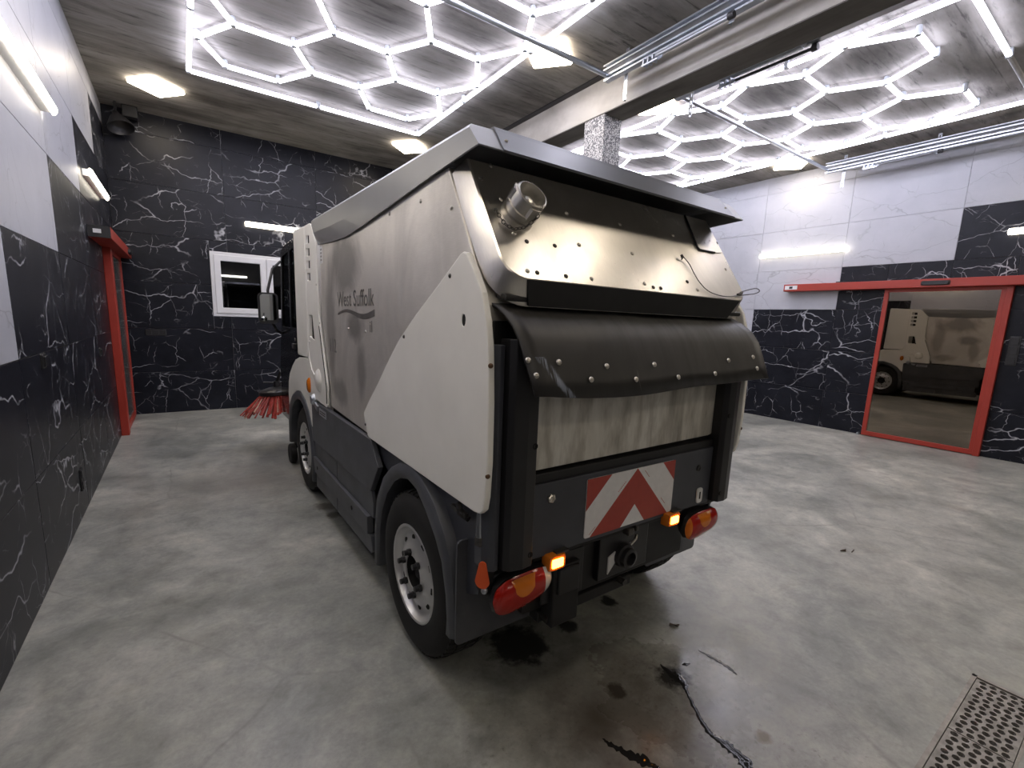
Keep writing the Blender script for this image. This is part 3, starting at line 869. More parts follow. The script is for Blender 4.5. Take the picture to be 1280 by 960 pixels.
t = thing('pendant_lamp', (-0.50, 8.06, 3.93), 'unlit black bell shaped lamp hanging in the back left ceiling corner', 'lamp')
ax = Vector((0.25, -0.35, -1.0)).normalized()
p0 = Vector((-0.52, 8.06, 3.90))
MB().lathe([(0.025, -0.02), (0.035, 0.0), (0.045, 0.03), (0.075, 0.06), (0.13, 0.16), (0.145, 0.20), (0.138, 0.20), (0.12, 0.15), (0.06, 0.06), (0.0, 0.05)], p0, ax, 24).build('shade', 'black_part', t, smooth=50)
MB().tube([(-0.52, 8.08, ZC), (-0.52, 8.06, 3.90)], 0.014, 8).build('stem', 'black_part', t, smooth=50)
MB().box(-0.46, -0.30, 8.10, 8.22, 3.90, ZC).build('ballast_box', 'black_part', t, bevel=0.01)

# ---- floor drain
t = thing('floor_drain', ((DX0 + DX1) / 2, (DY0 + DY1) / 2, 0), 'long metal floor drain with a perforated grate in the concrete', 'drain')
rim = MB()
e = 0.016
rim.box(DX0, DX1, DY0, DY0 + e * 0.6, -0.05, 0.002).box(DX0, DX1, DY1 - e, DY1, -0.05, 0.002).box(DX1 - e, DX1, DY0, DY1, -0.05, 0.002).box(DX0, DX0 + e, DY0, DY1, -0.05, 0.002)
rim.build('rim', 'drain_rim', t)
MB().box(DX0, DX1, DY0, DY1, -0.16, -0.14).build('trough', 'void', t)
gm = MB()
GW, GL = DY1 - DY0 - 0.030, 0.46
nx, ny = 14, 5
cxs, cys = GL / nx, (GW - 0.02) / ny
for i in range(nx):
    for j in range(ny):
        x0_, y0_ = i * cxs - GL / 2, j * cys - (GW - 0.02) / 2
        oy = cys * 0.20 * (1 if i % 2 else -1)
        out = [(x0_, y0_), (x0_ + cxs, y0_), (x0_ + cxs, y0_ + cys), (x0_, y0_ + cys)]
        cx_, cy_ = x0_ + cxs / 2, y0_ + cys / 2 + oy * 0.55
        rx, ry = cxs * 0.43, cys * 0.37
        hole = [(cx_ + rx * math.cos(a), cy_ + ry * math.sin(a)) for a in [PI / 8 + k * PI / 4 for k in range(8)]]
        gm.prism(out, 'z', -0.018, -0.003, holes=[hole[::-1]])
for sy in (-1, 1):
    yy = sy * (GW / 2 - 0.005)
    gm.box(-GL / 2, GL / 2, yy - 0.005, yy + 0.005, -0.020, -0.002)
gmesh = gm.mesh('grate', 'drain_metal', org=(0, 0, 0))
xg = DX1 - 0.022 - GL / 2
while xg > DX0:
    inst('grate', gmesh, (xg, (DY0 + DY1) / 2 - 0.003, 0), t)
    xg -= GL + 0.006

# ---- wet runs of oil and water, a leaf
no_org()
def blob_run(pts, z=0.0010):
    """a wet trail with an uneven edge: (x, y, half width) along its length"""
    m = MB()
    L, Rr = [], []
    dense = []
    for i in range(len(pts) - 1):
        for k in range(5):
            q = k / 5
            dense.append(tuple(pts[i][c] * (1 - q) + pts[i + 1][c] * q for c in range(3)))
    dense.append(pts[-1])
    rings = []
    for i, (x, y, w) in enumerate(dense):
        a, b = dense[max(i - 1, 0)], dense[min(i + 1, len(dense) - 1)]
        d = Vector((b[0] - a[0], b[1] - a[1], 0)).normalized()
        nrm = Vector((-d.y, d.x, 0))
        wl_, wr_ = w * random.uniform(0.45, 1.15), w * random.uniform(0.45, 1.15)
        c = Vector((x, y, 0))
        rings.append([c - nrm * wl_ + Vector((0, 0, 0.0002)), c - nrm * wl_ * 0.7 + Vector((0, 0, z)), c + nrm * wr_ * 0.7 + Vector((0, 0, z)), c + nrm * wr_ + Vector((0, 0, 0.0002))])
    m.grid(rings)
    return m
def puddle(pts, label):
    o = blob_run(pts).build('oil_puddle', 'oil', smooth=60)
    return tag(o, label, 'puddle', 'wet runs on the floor')
puddle([(1.665, 1.10, 0.004), (1.655, 1.04, 0.030), (1.665, 0.99, 0.034), (1.640, 0.955, 0.014), (1.615, 0.925, 0.007), (1.585, 0.88, 0.010), (1.555, 0.835, 0.009), (1.530, 0.79, 0.012), (1.520, 0.76, 0.016), (1.528, 0.72, 0.022), (1.530, 0.68, 0.026), (1.522, 0.635, 0.030), (1.500, 0.59, 0.016), (1.49, 0.56, 0.004)],
       'long thin black wet run with a wide head, between sweeper and drain')
puddle([(1.165, 0.975, 0.004), (1.170, 0.945, 0.012), (1.185, 0.91, 0.016), (1.205, 0.86, 0.022), (1.222, 0.835, 0.026), (1.236, 0.80, 0.014), (1.25, 0.77, 0.004)],
       'short wet run catching an orange glint, left of the long one')
puddle([(1.895, 1.06, 0.003), (1.905, 1.0, 0.010), (1.912, 0.955, 0.012), (1.908, 0.90, 0.009), (1.90, 0.875, 0.003)], 'small pale glinting wet streak, right of the long run')
puddle([(1.745, 1.045, 0.003), (1.760, 1.037, 0.012), (1.785, 1.030, 0.004)], 'tiny wet spot beside the head of the long run')
lf = MB()
rows = []
for i in range(7):
    q = i / 6
    w = 0.016 * math.sin(PI * min(max(q, 0.03), 0.97))
    c = Vector((1.925 + 0.055 * q, 1.245 - 0.02 * q, 0.004 + 0.006 * math.sin(q * 6)))
    rows.append([c + Vector((0.3 * w, -w, 0.004)), c, c + Vector((-0.3 * w, w, 0.003))])
lf.grid(rows)
tag(lf.build('dry_leaf', 'leaf', solid=0.001), 'small dark dry leaf on the concrete behind the sweeper', 'leaf')
tw = MB().tube([(3.66, 1.11, 0.006), (3.69, 1.095, 0.008), (3.72, 1.10, 0.005)], [0.004, 0.007, 0.003], 6).tube([(3.71, 1.06, 0.004), (3.76, 1.065, 0.005)], 0.003, 5)
tag(tw.build('twig', 'leaf'), 'tiny dark bit of twig lying on the bare concrete between sweeper and right door', 'debris')
no_org()
# ------------------------------------------------------------------ the road sweeper
XC = 1.53
sw = thing('street_sweeper', (XC, 2.7, 0.0), 'cream and grey compact road sweeper with stainless hopper, parked with its rear to the camera', 'vehicle')
HL, HR = 0.79, 2.27          # hopper sides
PL = 0.775                   # outer face of side panels
def both(name, mats, make, parent=sw, labels=None, **kw):
    """a left part and its mirrored twin"""
    m = make()
    a = m.build(name, mats, parent, **kw)
    b = m.mirror(XC).build(name, mats, parent, **kw)
    return a, b

# small shared pieces
dome = MB().lathe([(0.0, 0.0052), (0.0045, 0.0048), (0.0075, 0.003), (0.0085, 0.0)], (0, 0, 0), (0, 0, 1), 10)
dome_bolt = dome.mesh('bolt', 'chrome', 50, org=(0, 0, 0))
dome_dark = dome.mesh('bolt', 'dark_bolt', 50, org=(0, 0, 0))
dome_rust = dome.mesh('bolt', 'rust_bolt', 50, org=(0, 0, 0))
def facing(n):
    return Vector(n).normalized().to_track_quat('Z', 'Y').to_euler()

# hopper body
prof = [(1.534, 2.018), (1.30, 1.62), (1.27, 1.55), (1.27, 0.90), (2.43, 0.865), (3.205, 0.885), (3.225, 1.02), (3.40, 1.50), (3.405, 1.965), (3.38, 2.02)]
hop = MB().prism(prof, 'x', HL, HR).build('hopper_body', 'steel_side', sw, bevel=0.006)
for y, z in ((2.095, 1.952), (1.764, 1.947), (1.505, 1.879), (2.763, 1.421), (2.457, 1.418)):
    for x, sg in ((HL, -1), (HR, 1)):
        inst('bolt', dome_bolt, (x, y, z), hop, facing((sg, 0, 0)))

# ghost lettering left on the steel where the film was peeled off
def text(body, size, y0, z0, width, side, parent, name, mat='ghost_ink', x=None):
    cu = bpy.data.curves.new(name, 'FONT')
    cu.body = body; cu.size = size; cu.extrude = 0.0008; cu.resolution_u = 3
    tmp = bpy.data.objects.new(name, cu)
    COL.objects.link(tmp)
    dg = bpy.context.evaluated_depsgraph_get()
    me = bpy.data.meshes.new_from_object(tmp.evaluated_get(dg))
    bpy.data.objects.remove(tmp)
    xs = [v.co.x for v in me.vertices]
    k = width / (max(xs) - min(xs))
    mn = min(xs)
    for v in me.vertices:
        u, w, d = (v.co.x - mn) * k, v.co.y, v.co.z
        xx = (x if x is not None else (HL - 0.0012 if side < 0 else HR + 0.0012)) - d * 0.5
        v.co = Vector((xx, (y0 - u) if side < 0 else (y0 + u), z0 + w)) - ORG
    me.materials.clear(); me.materials.append(MAT[mat])
    o = bpy.data.objects.new(name, me)
    COL.objects.link(o)
    o.parent = parent
    return o
for side in (-1,):
    yy = (lambda a: a) if side < 0 else (lambda a: 5.30 - a)
    text('West Suffolk', 0.125, yy(2.985), 1.552, 0.67, side, hop, 'lettering')
    text('il', 0.085, yy(2.385), 1.418, 0.035, side, hop, 'lettering')
    text('112', 0.125, yy(3.185), 1.262, 0.145, side, hop, 'lettering')
    m = MB()
    xx = HL - 0.0012 if side < 0 else HR + 0.0012
    top, bot = [], []
    for i in range(17):
        q = i / 16
        y = 2.975 - 0.665 * q
        z = 1.505 + 0.018 * math.sin(q * 2 * PI) + 0.012 * q
        w = 0.006 + 0.011 * q
        top.append((xx, yy(y), z + w)); bot.append((xx, yy(y), z - w))
    m.grid([top, bot])
    m.build('lettering', 'ghost_ink', hop, solid=0.0012)
lb = MB().box(HL - 0.002, HL, 3.325, 3.385, 1.835, 1.945).build('sticker', 'label_white', hop)
mm = MB()
for k in range(4):
    mm.box(HL - 0.003, HL - 0.0015, 3.338, 3.372, 1.852 + k * 0.022, 1.864 + k * 0.022)
mm.build('sticker_print', 'ghost_ink', hop)

# hopper roof: folded sheet, deeper skirt towards the front
st = [  # y, top z, crease z, lower z, how far the lower band tucks in
    (1.340, 2.103, 2.075, 2.028, 0.0), (1.60, 2.107, 2.07, 2.010, 0.0), (2.10, 2.114, 2.05, 1.972, 0.0), (2.46, 2.120, 2.03, 1.946, 0.003),
    (2.75, 2.125, 2.026, 1.932, 0.007), (3.05, 2.130, 2.032, 1.940, 0.010), (3.54, 2.138, 2.05, 1.968, 0.014)]
rings = []
for i, (y, zt, zc, zl, tk) in enumerate(st):
    half = [(PL + tk, zl), (PL, zc), (PL, zt - 0.012), (PL + 0.014, zt + 0.004), (PL + 0.20, zt + 0.012), (XC, zt + 0.018)]
    row = half + [(2 * XC - x, z) for x, z in half[-2::-1]]
    rings.append([(x, y - (0.0 if i else 0.9 * (zt + 0.004 - z) - 0.04), z) for x, z in row])
m = MB().grid(rings)
first = rings[0]
n = len(first)
m.add([first[1], first[2], first[3], first[4], first[5], first[6], first[7], first[8], first[9]] + [first[10], first[0]], [tuple(range(11))])
roof = m.build('hopper_roof', 'roof_grey', sw, solid=0.006)
# doubled strip over the rear edge of the roof, screwed at both ends
def rear_edge(x, q):     # q 0 = top of the rear band, 1 = bottom
    zt, zl = 2.109 - 0.0, 2.030
    z = zt + (zl - zt) * q
    return Vector((x, 1.380 - 0.9 * (2.107 - z) - 0.006, z))
sm = MB()
x0s, x1s = 0.875, 2.19
sm.grid([[(x0s, 1.60, 2.126), (x1s, 1.60, 2.126)], [(x0s, 1.385, 2.121), (x1s, 1.385, 2.121)], [rear_edge(x0s, 0.02), rear_edge(x1s, 0.02)], [rear_edge(x0s - 0.012, 1.03), rear_edge(x1s + 0.012, 1.03)]])
strip = sm.build('roof_strip', 'roof_strip', roof, solid=0.007)
for x in (x0s + 0.02, x1s - 0.02):
    inst('bolt', dome_bolt, rear_edge(x, 0.45) - Vector((0, 0.004, 0.003)), roof, facing((0, -0.75, -0.66)))

# hopper door: pressed stainless pan that leans backwards
u = Vector((0, 1.471 - 1.206, 2.042 - 1.635)).normalized()          # up along the face
nf = Vector((0, -u.z, u.y))                                          # out of the face
def face(x, z, out=0.0):
    q = (z - 1.635) / (2.042 - 1.635)
    return Vector((x, 1.206 + 0.265 * q, z)) + nf * out
def ring(xl, z_b, z_t, r, out, yoff=0.0, zoff=0.0):
    pts = [(xl, z_t)]
    pts += [(xl + r - r * math.cos(a), z_b + r * 0.85 * (1 - math.sin(a))) for a in [PI / 2 * k / 7 for k in range(8)]]
    pts = pts + [(2 * XC - x, z) for x, z in pts[::-1]]
    return [face(x, z, out) + Vector((0, yoff, zoff)) for x, z in pts]
m = MB()
m.loft([ring(0.795, 1.590, 2.03, 0.13, -0.075), ring(0.805, 1.606, 2.035, 0.125, -0.045), ring(0.826, 1.632, 2.04, 0.085, -0.004), ring(0.832, 1.636, 2.038, 0.08, 0.0)], True)
door = m.build('hopper_door', 'steel_door', sw, smooth=28)
fe = facing(nf)
for x, z in ((1.209, 1.907), (1.502, 1.909), (0.915, 1.785), (1.206, 1.783), (1.496, 1.784), (0.916, 1.66), (1.201, 1.658), (1.491, 1.663), (1.857, 1.912), (1.842, 1.663), (2.174, 1.784), (2.051, 1.926), (2.097, 1.905), (2.154, 1.923), (0.917, 2.032), (0.912, 1.905)):
    inst('bolt', dome_bolt, face(x, z), door, fe)
for x, z in ((0.958, 1.763), (1.081, 1.764), (0.955, 1.658), (1.079, 1.657), (1.537, 1.652), (1.584, 1.652), (1.793, 1.694), (0.855, 1.969), (2.218, 1.922)):
    inst('bolt', dome_dark, face(x, z), door, fe)
m = MB().loft([[(0.905, 1.202, 1.632), (2.155, 1.202, 1.632), (2.10, 1.224, 1.550), (0.930, 1.224, 1.550)], [(0.91, 1.32, 1.64), (2.15, 1.32, 1.64), (2.10, 1.32, 1.572), (0.94, 1.32, 1.572)]])
m.build('door_underside_shade', 'black_frame', door)  # black piece over the pan's underside, shade put into its colour
# corner plate with a black sealed edge, upper right
m = MB()
poly = [(2.037, 2.036), (2.009, 1.872), (2.016, 1.862), (2.143, 1.862), (2.21, 1.87), (2.21, 2.036)]
m.loft([[face(x, z, 0.0) for x, z in poly], [face(x, z, 0.004) for x, z in poly]])
m.build('corner_plate', 'steel_door', door)
m = MB().tube([face(2.037, 2.036, 0.004), face(2.008, 1.872, 0.004), face(2.016, 1.862, 0.004), face(2.143, 1.862, 0.004)], 0.0045, 6)
m.build('edge_seal', 'black_plastic', door)
# hose coupling (cast ring socket with lugs, closed by a plug), chain beside it
cc = face(0.955, 1.852)
co = nf.copy()
m = MB()
m.lathe([(0.062, 0.0), (0.062, 0.020), (0.054, 0.022), (0.054, 0.034), (0.062, 0.036), (0.062, 0.052), (0.057, 0.054), (0.055, 0.100), (0.049, 0.102), (0.046, 0.055), (0.0, 0.055)], cc, co, 32)
cp = m.build('hose_coupling', 'alu', door, smooth=35, label='cast metal hose coupling sticking out of the hopper door')
ux = Vector((1, 0, 0)); uz = co.cross(ux)
m = MB()
for k in range(3):
    a = 2 * PI * k / 3 + 0.5
    d = ux * math.cos(a) + uz * math.sin(a)
    s_ = co.cross(d)
    c = cc + co * 0.070 + d * 0.056
    vs = []
    for h in (-0.022, 0.022):
        for w, r_ in ((-0.020, -0.004), (0.020, -0.004), (0.014, 0.007), (-0.014, 0.007)):
            vs.append(c + co * h + s_ * w + d * r_)
    m.loft([vs[:4], vs[4:]])
m.lathe([(0.0, 0.080), (0.014, 0.078), (0.018, 0.070), (0.018, 0.052)], cc, co, 14)
o_ = m.build('coupling_lug', 'alu', door)
# chain links hanging from the coupling
m = MB()
chain = [cc + co * 0.100 + ux * 0.020 - uz * 0.045, cc + co * 0.070 + ux * 0.012 - uz * 0.068, cc + co * 0.030 - ux * 0.01 - uz * 0.074, cc + co * 0.012 - ux * 0.045 - uz * 0.074, cc + co * 0.010 - ux * 0.075 - uz * 0.055, cc + co * 0.010 - ux * 0.088 - uz * 0.015, cc + co * 0.008 - ux * 0.095 + uz * 0.012]
dense = []
for i in range(len(chain) - 1):
    for k in range(3):
        dense.append(chain[i].lerp(chain[i + 1], k / 3))
for i in range(len(dense) - 1):
    a, b = dense[i], dense[i + 1]
    d = (b - a).normalized()
    sd = d.orthogonal() if i % 2 else d.cross(d.orthogonal())
    sd.normalize()
    c = (a + b) / 2
    L = (b - a).length * 0.62
    loop = [c + d * (L * math.cos(t_)) + sd * (0.0055 * math.sin(t_)) for t_ in [2 * PI * k / 8 for k in range(9)]]
    m.tube(loop, 0.0016, 5, False)
m.build('chain', 'dark_bolt', door)
# thin release cable with a looped end
wp = [face(1.835, 1.80, 0.012), face(1.862, 1.775, 0.008), face(1.868, 1.735, 0.006), face(1.876, 1.70, 0.006), face(1.905, 1.665, 0.006), face(1.96, 1.648, 0.006), face(2.05, 1.643, 0.007), face(2.17, 1.655, 0.009), Vector((2.30, 1.215, 1.675)), Vector((2.335, 1.21, 1.69)), Vector((2.30, 1.215, 1.70)), face(2.175, 1.668, 0.012)]
def smooth_path(p, k=5):
    out = []
    for i in range(len(p) - 1):
        p0, p1, p2, p3 = p[max(i - 1, 0)], p[i], p[i + 1], p[min(i + 2, len(p) - 1)]
        for j in range(k):
            t_ = j / k
            out.append(0.5 * ((2 * p1) + (p2 - p0) * t_ + (2 * p0 - 5 * p1 + 4 * p2 - p3) * t_ ** 2 + (3 * p1 - p0 - 3 * p2 + p3) * t_ ** 3))
    return out + [p[-1]]
MB().tube(smooth_path(wp), 0.0022, 6).build('release_cable', 'dark_bolt', door, smooth=60)
m = MB()
kn = face(1.822, 1.80, 0.01)
for k in range(4):
    a = Vector((random.uniform(-1, 1), random.uniform(-0.4, 0.2), random.uniform(-1, 1))) * 0.014
    m.tube([kn - a, kn + Vector((0.004, -0.006, 0.002)), kn + a], 0.003, 5)
kn = face(2.172, 1.662, 0.008)
m.tube([kn - Vector((0.018, 0, 0.004)), kn + Vector((0.018, 0, 0.006))], 0.006, 6)
m.build('cable_clamp', 'dark_bolt', door)
# dark seal and sill below the pan
m = MB().prism([(1.226, 1.580), (1.228, 1.562), (1.30, 1.572), (1.40, 1.58), (1.40, 1.62), (1.29, 1.60)], 'x', 0.84, 2.22)
m.build('door_sill', 'black_frame', sw, bevel=0.006)
MB().box(1.585, 1.640, 1.229, 1.236, 1.555, 1.574).build('sill_tag', 'dark_bolt', sw)

# white wedge panels on both flanks
def wedge():
    top = [(1.395, 1.712), (1.372, 1.718), (1.352, 1.712), (1.300, 1.655), (1.250, 1.585), (1.220, 1.50), (1.204, 1.42), (1.192, 1.25), (1.190, 1.05), (1.198, 0.93), (1.208, 0.885), (1.230, 0.866), (1.265, 0.860)]
    rest = [(2.355, 0.868), (2.372, 0.874), (2.428, 0.975), (2.430, 0.992), (2.32, 1.085), (2.202, 1.178), (2.08, 1.285), (1.943, 1.391), (1.82, 1.472), (1.696, 1.543), (1.54, 1.628)]
    hole = [(1.363 + 0.012 * math.cos(a), 1.498 + 0.020 * math.sin(a)) for a in [2 * PI * k / 12 for k in range(12)]]
    return MB().prism(top + rest, 'x', 0.764, 0.788, holes=[hole[::-1]])
for o, x, sg in zip(both('side_panel', 'white_body', wedge, bevel=0.005), (0.764, 2 * XC - 0.764), (-1, 1)):
    o['label'] = 'cream wedge shaped flank panel behind the hopper'
    for y, z in ((1.461, 1.646), (1.87, 1.419), (2.40, 0.93)):
        inst('bolt', dome_dark, (x, y, z), o, facing((sg, 0, 0)))
    for y, z in ((1.198, 1.362), (1.196, 1.006)):
        inst('bolt', dome_rust, (x - sg * 0.006, y - 0.002, z), o, facing((sg * 0.5, -1, 0)))
    MB().box(min(x - sg * 0.003, x - sg * 0.024), max(x - sg * 0.003, x - sg * 0.024), 1.345, 1.381, 1.475, 1.521).build('hole_backing', 'void', o)

# black rubber flap over the rear
sec = [(1.30, 1.560), (1.265, 1.548), (1.215, 1.522), (1.170, 1.487), (1.135, 1.440), (1.108, 1.380), (1.088, 1.330), (1.068, 1.275)]
rows = []
for i, (y, z) in enumerate(sec):
    q = i / (len(sec) - 1)
    row = []
    for k in range(25):
        t_ = k / 24
        xl_, xr_ = 0.812 + 0.035 * q, 2.215 + 0.02 * q
        x = xl_ + (xr_ - xl_) * t_
        sag = (0.021 * math.exp(-((t_ - 0.36) / 0.22) ** 2) - 0.008 * math.exp(-(t_ / 0.1) ** 2) + 0.004 * math.sin(t_ * 11)) * q ** 3
        row.append((x, y - 0.010 * q * math.sin(t_ * 6.5) - 0.003 * math.sin(t_ * 17 + i), z - sag))
    rows.append(row)
flap = MB().grid(rows).build('rubber_flap', 'rubber', sw, smooth=60, solid=0.009)
fn = facing((0, -0.93, 0.37))
for x, y, z in ((0.843, 1.106, 1.384), (0.863, 1.09, 1.339), (0.956, 1.103, 1.377), (1.079, 1.083, 1.32), (1.164, 1.097, 1.36), (1.303, 1.079, 1.311), (1.42, 1.097, 1.359), (1.551, 1.079, 1.309), (1.821, 1.08, 1.312), (1.938, 1.099, 1.364), (2.135, 1.103, 1.376), (2.146, 1.084, 1.325)):
    t_ = (x - 0.83) / 1.39
    inst('bolt', dome_bolt, (x, y - 0.010 * math.sin(t_ * 6.5) * 0.8 - 0.003 * math.sin(t_ * 17 + 5.5) - 0.004, z + 0.002), flap, fn).scale = (1.2, 1.2, 1.2)

# stained tank below the flap, with a rounded right lower corner
r = 0.07
tp = [(0.955, 0.975), (0.955, 1.53), (2.14, 1.53), (2.14, 0.965 + r)] + [(2.14 - r + r * math.cos(a), 0.985 + r + r * math.sin(a)) for a in [-PI / 2 * k / 5 for k in range(1, 6)]]
MB().prism(tp, 'y', 1.238, 1.30).build('tank_panel', 'tank', sw, bevel=0.012, seg=3)
# dark body frame behind everything at the rear
m = MB()
m.box(0.82, 2.24, 1.262, 1.42, 0.60, 1.50)
m.box(0.90, 2.16, 1.225, 1.27, 0.905, 0.965)
m.build('rear_frame', 'black_frame', sw, bevel=0.004)

# corner posts
def post():
    m = MB()
    # outer round-nosed strip
    m.prism([(0.792, 1.300), (0.788, 1.250), (0.796, 1.222), (0.815, 1.208), (0.834, 1.212), (0.840, 1.235), (0.840, 1.30)], 'z', 0.652, 1.425)
    return m
def post2():
    m = MB()
    pr = [(0.838, 1.245), (0.842, 1.196), (0.856, 1.176), (0.905, 1.166), (0.950, 1.172), (0.962, 1.195), (0.962, 1.255)]
    m.prism(pr, 'z', 0.655, 1.445)
    return m
both('corner_post', 'board_grey', post, bevel=0.003)
for o, sg in zip(both('corner_guard', 'black_plastic', post2, bevel=0.003), (1, -1)):
    for z in (0.70, 1.09):
        x = XC - sg * (XC - 0.940)
        MB().lathe([(0.0, 0.0), (0.011, 0.0), (0.011, 0.002), (0.008, 0.003)], (x, 1.1705, z), (0, -1, 0), 10).build('screw_hole', 'void', o)

# rear board with chevron plate
board = MB().box(0.956, 2.095, 1.215, 1.245, 0.645, 0.930).build('rear_board', 'board_grey', sw, bevel=0.004)
px0, px1, pz0, pz1, py = 1.240, 1.790, 0.664, 0.909, 1.2125
plt = MB().prism(rrect(px0, px1, pz0, pz1, 0.008, 2), 'y', py - 0.0015, 1.216).build('warning_plate', 'sign_white', board, label='red and white chevron warning plate')
def P(uu, vv):
    return (px0 + (px1 - px0) * uu, pz0 + (pz1 - pz0) * vv)
m = MB()
for poly in ([P(0.0, 0.47), P(0.0, 1), P(0.245, 1)], [P(0.84, 1), P(1, 1), P(1, 0.62)],
             [P(0.055, 0), P(0.53, 1.0), P(0.945, 0), P(0.655, 0), P(0.525, 0.36), P(0.375, 0)]):
    m.prism(poly, 'y', py - 0.0025, py - 0.0012)
o_ = m.build('red_chevron', 'sign_red', board)
m = MB()
for (ua, va, ub, vb) in ((0.34, 0.66, 0.42, 0.82), (0.06, 0.05, 0.12, 0.16), (0.63, 0.93, 0.69, 0.79), (0.86, 0.33, 0.92, 0.19)):
    a, b = P(ua - 0.015, va), P(ub - 0.015, vb)
    for k in range(7):
        q0, q1 = k / 7, (k + 0.6) / 7
        c0 = (a[0] + (b[0] - a[0]) * q0, a[1] + (b[1] - a[1]) * q0); c1 = (a[0] + (b[0] - a[0]) * q1, a[1] + (b[1] - a[1]) * q1)
        m.prism([c0, c1, (c1[0] + 0.004, c1[1]), (c0[0] + 0.004, c0[1])], 'y', py - 0.0022, py - 0.0014)
m.build('plate_print', 'sign_red', board)
m = MB().lathe([(0.018, 0.0), (0.018, 0.006), (0.014, 0.009), (0.010, 0.009), (0.008, 0.004), (0.0, 0.004)], (1.062, 1.215, 0.868), (0, -1, 0), 6)
m.build('lock', 'chrome', board)
MB().lathe([(0.016, 0.0), (0.016, 0.004), (0.010, 0.006), (0.0, 0.003)], (1.985, 1.215, 0.838), (0, -1, 0), 12).build('lock', 'black_part', board)
m = MB().prism(rrect(1.988, 2.032, 0.660, 0.735, 0.014, 3), 'y', 1.209, 1.216).build('key_plate', 'label_white', board)
MB().box(2.006, 2.014, 1.207, 1.2095, 0.680, 0.715).build('key_slot', 'void', board)
m = MB()
m.box(1.495, 1.53, 1.200, 1.235, 0.615, 0.645).box(1.55, 1.565, 1.205, 1.235, 0.622, 0.645)
m.build('plate_light', 'dark_bolt', board, bevel=0.004)

# tail lamps: bulging lens in three colours on a black housing
def tail_lamp(cx, lens, sg, z0_):
    W, Hh, D = 0.132, 0.066, 0.040
    yb = 1.212
    tilt = 0.10
    def S(uu, vv, y=None, k=1.0):
        hh = Hh * max(0.0, 1 - abs(uu) ** 3.2) ** (1 / 2.4) * (1 - 0.12 * uu)
        b = D * (1 - abs(uu) ** 4) ** 0.6 * (1 - 0.65 * abs(vv) ** 2.5)
        return Vector((cx + W * uu * k, (yb - b) if y is None else y, z0_ + hh * vv * k + tilt * W * uu * sg))
    us = [-1 + 2 * k / 20 for k in range(21)]
    vs = [-1 + 2 * k / 8 for k in range(9)]
    hsg = MB()
    ol = [S(uu, 1) for uu in us] + [S(uu, -1) for uu in us[-2:0:-1]]
    hsg.loft([[Vector((p.x, yb - 0.004, p.z)) for p in ol], [Vector((cx + (p.x - cx) * 1.03, yb + 0.012, z0_ + (p.z - z0_) * 1.05)) for p in ol], [Vector((cx + (p.x - cx) * 0.8, yb + 0.055, z0_ + (p.z - z0_) * 0.8)) for p in ol]])
    lamp = hsg.build('tail_lamp', 'black_plastic', sw, smooth=40, label='oval red, amber and clear rear lamp')
    for i0, i1, mat in lens:
        m = MB()
        m.grid([[S(us[i], v) for v in vs] for i in range(i0, i1 + 1)])
        m.build('lens', mat, lamp, smooth=60)
    # amber reflector bow in the upper half
    m = MB()
    m.grid([[S(us[i], 0.90 - 1.0 * (k / 4) * math.sqrt(max(0.0, 1 - ((i - 9) / 4.0) ** 2))) - Vector((0, 0.0015, 0)) for k in range(5)] for i in range(5, 14)])
    m.build('amber_window', 'lens_amber', lamp, smooth=60)
    return lamp
tail_lamp(0.945, ((0, 5, 'lens_red'), (5, 16, 'lens_red'), (16, 20, 'lens_clear')), 1, 0.552)
tail_lamp(2.045, ((0, 2, 'lens_amber'), (2, 20, 'lens_red')), 0.6, 0.552)
# lit amber marker lamps on brackets under the board
def marker(cx, cz):
    m = MB().loft([[(cx + uu, 1.20 + y, cz + vv) for uu, vv in rrect(-0.042 * k, 0.042 * k, -0.030 * k, 0.030 * k, 0.008, 2)] for y, k in ((0.025, 1), (-0.010, 1), (-0.017, 0.9))])
    hs = m.build('marker_lamp', 'lens_amber', sw, smooth=35, label='small lit amber marker lamp')
    MB().loft([[(cx + uu, 1.20 + y, cz + vv) for uu, vv in rrect(-0.027 * k, 0.027 * k, -0.017 * k, 0.017 * k, 0.004, 2)] for y, k in ((-0.014, 1), (-0.0195, 1), (-0.022, 0.9))]).build('lit_element', 'marker', hs)
    MB().box(cx + 0.0, cx + 0.06, 1.19, 1.24, cz + 0.028, cz + 0.036).build('bracket', 'dark_bolt', hs)
marker(1.083, 0.622)
marker(1.785, 0.632)

# chassis, underrun bar, coupling and lines below the board
m = MB()
m.box(1.02, 2.04, 1.30, 1.40, 0.36, 0.62)
m.box(1.12, 1.26, 1.24, 1.34, 0.30, 0.56)
m.box(1.30, 1.36, 1.4, 4.2, 0.42, 0.62).box(1.70, 1.76, 1.4, 4.2, 0.42, 0.62)
m.box(0.98, 2.08, 1.74, 1.86, 0.32, 0.44)
m.box(0.98, 2.08, 4.06, 4.18, 0.32, 0.44)
m.box(0.90, 2.16, 2.35, 3.6, 0.30, 0.86)
m.box(0.95, 2.11, 1.36, 2.4, 0.60, 0.90)
m.build('chassis', 'black_frame', sw, bevel=0.006)
m = MB()
m.box(1.08, 1.30, 1.262, 1.275, 0.40, 0.60)
m.box(1.14, 1.25, 1.230, 1.262, 0.44, 0.55)
m.box(1.40, 1.72, 1.27, 1.30, 0.40, 0.60)
m.build('tow_bracket', 'black_plastic', sw, bevel=0.005)
m = MB().prism([(1.455, 0.42), (1.53, 0.50), (1.53, 0.53), (1.455, 0.50)], 'y', 1.264, 1.270)
m.build('bracket_plate', 'label_white', sw)
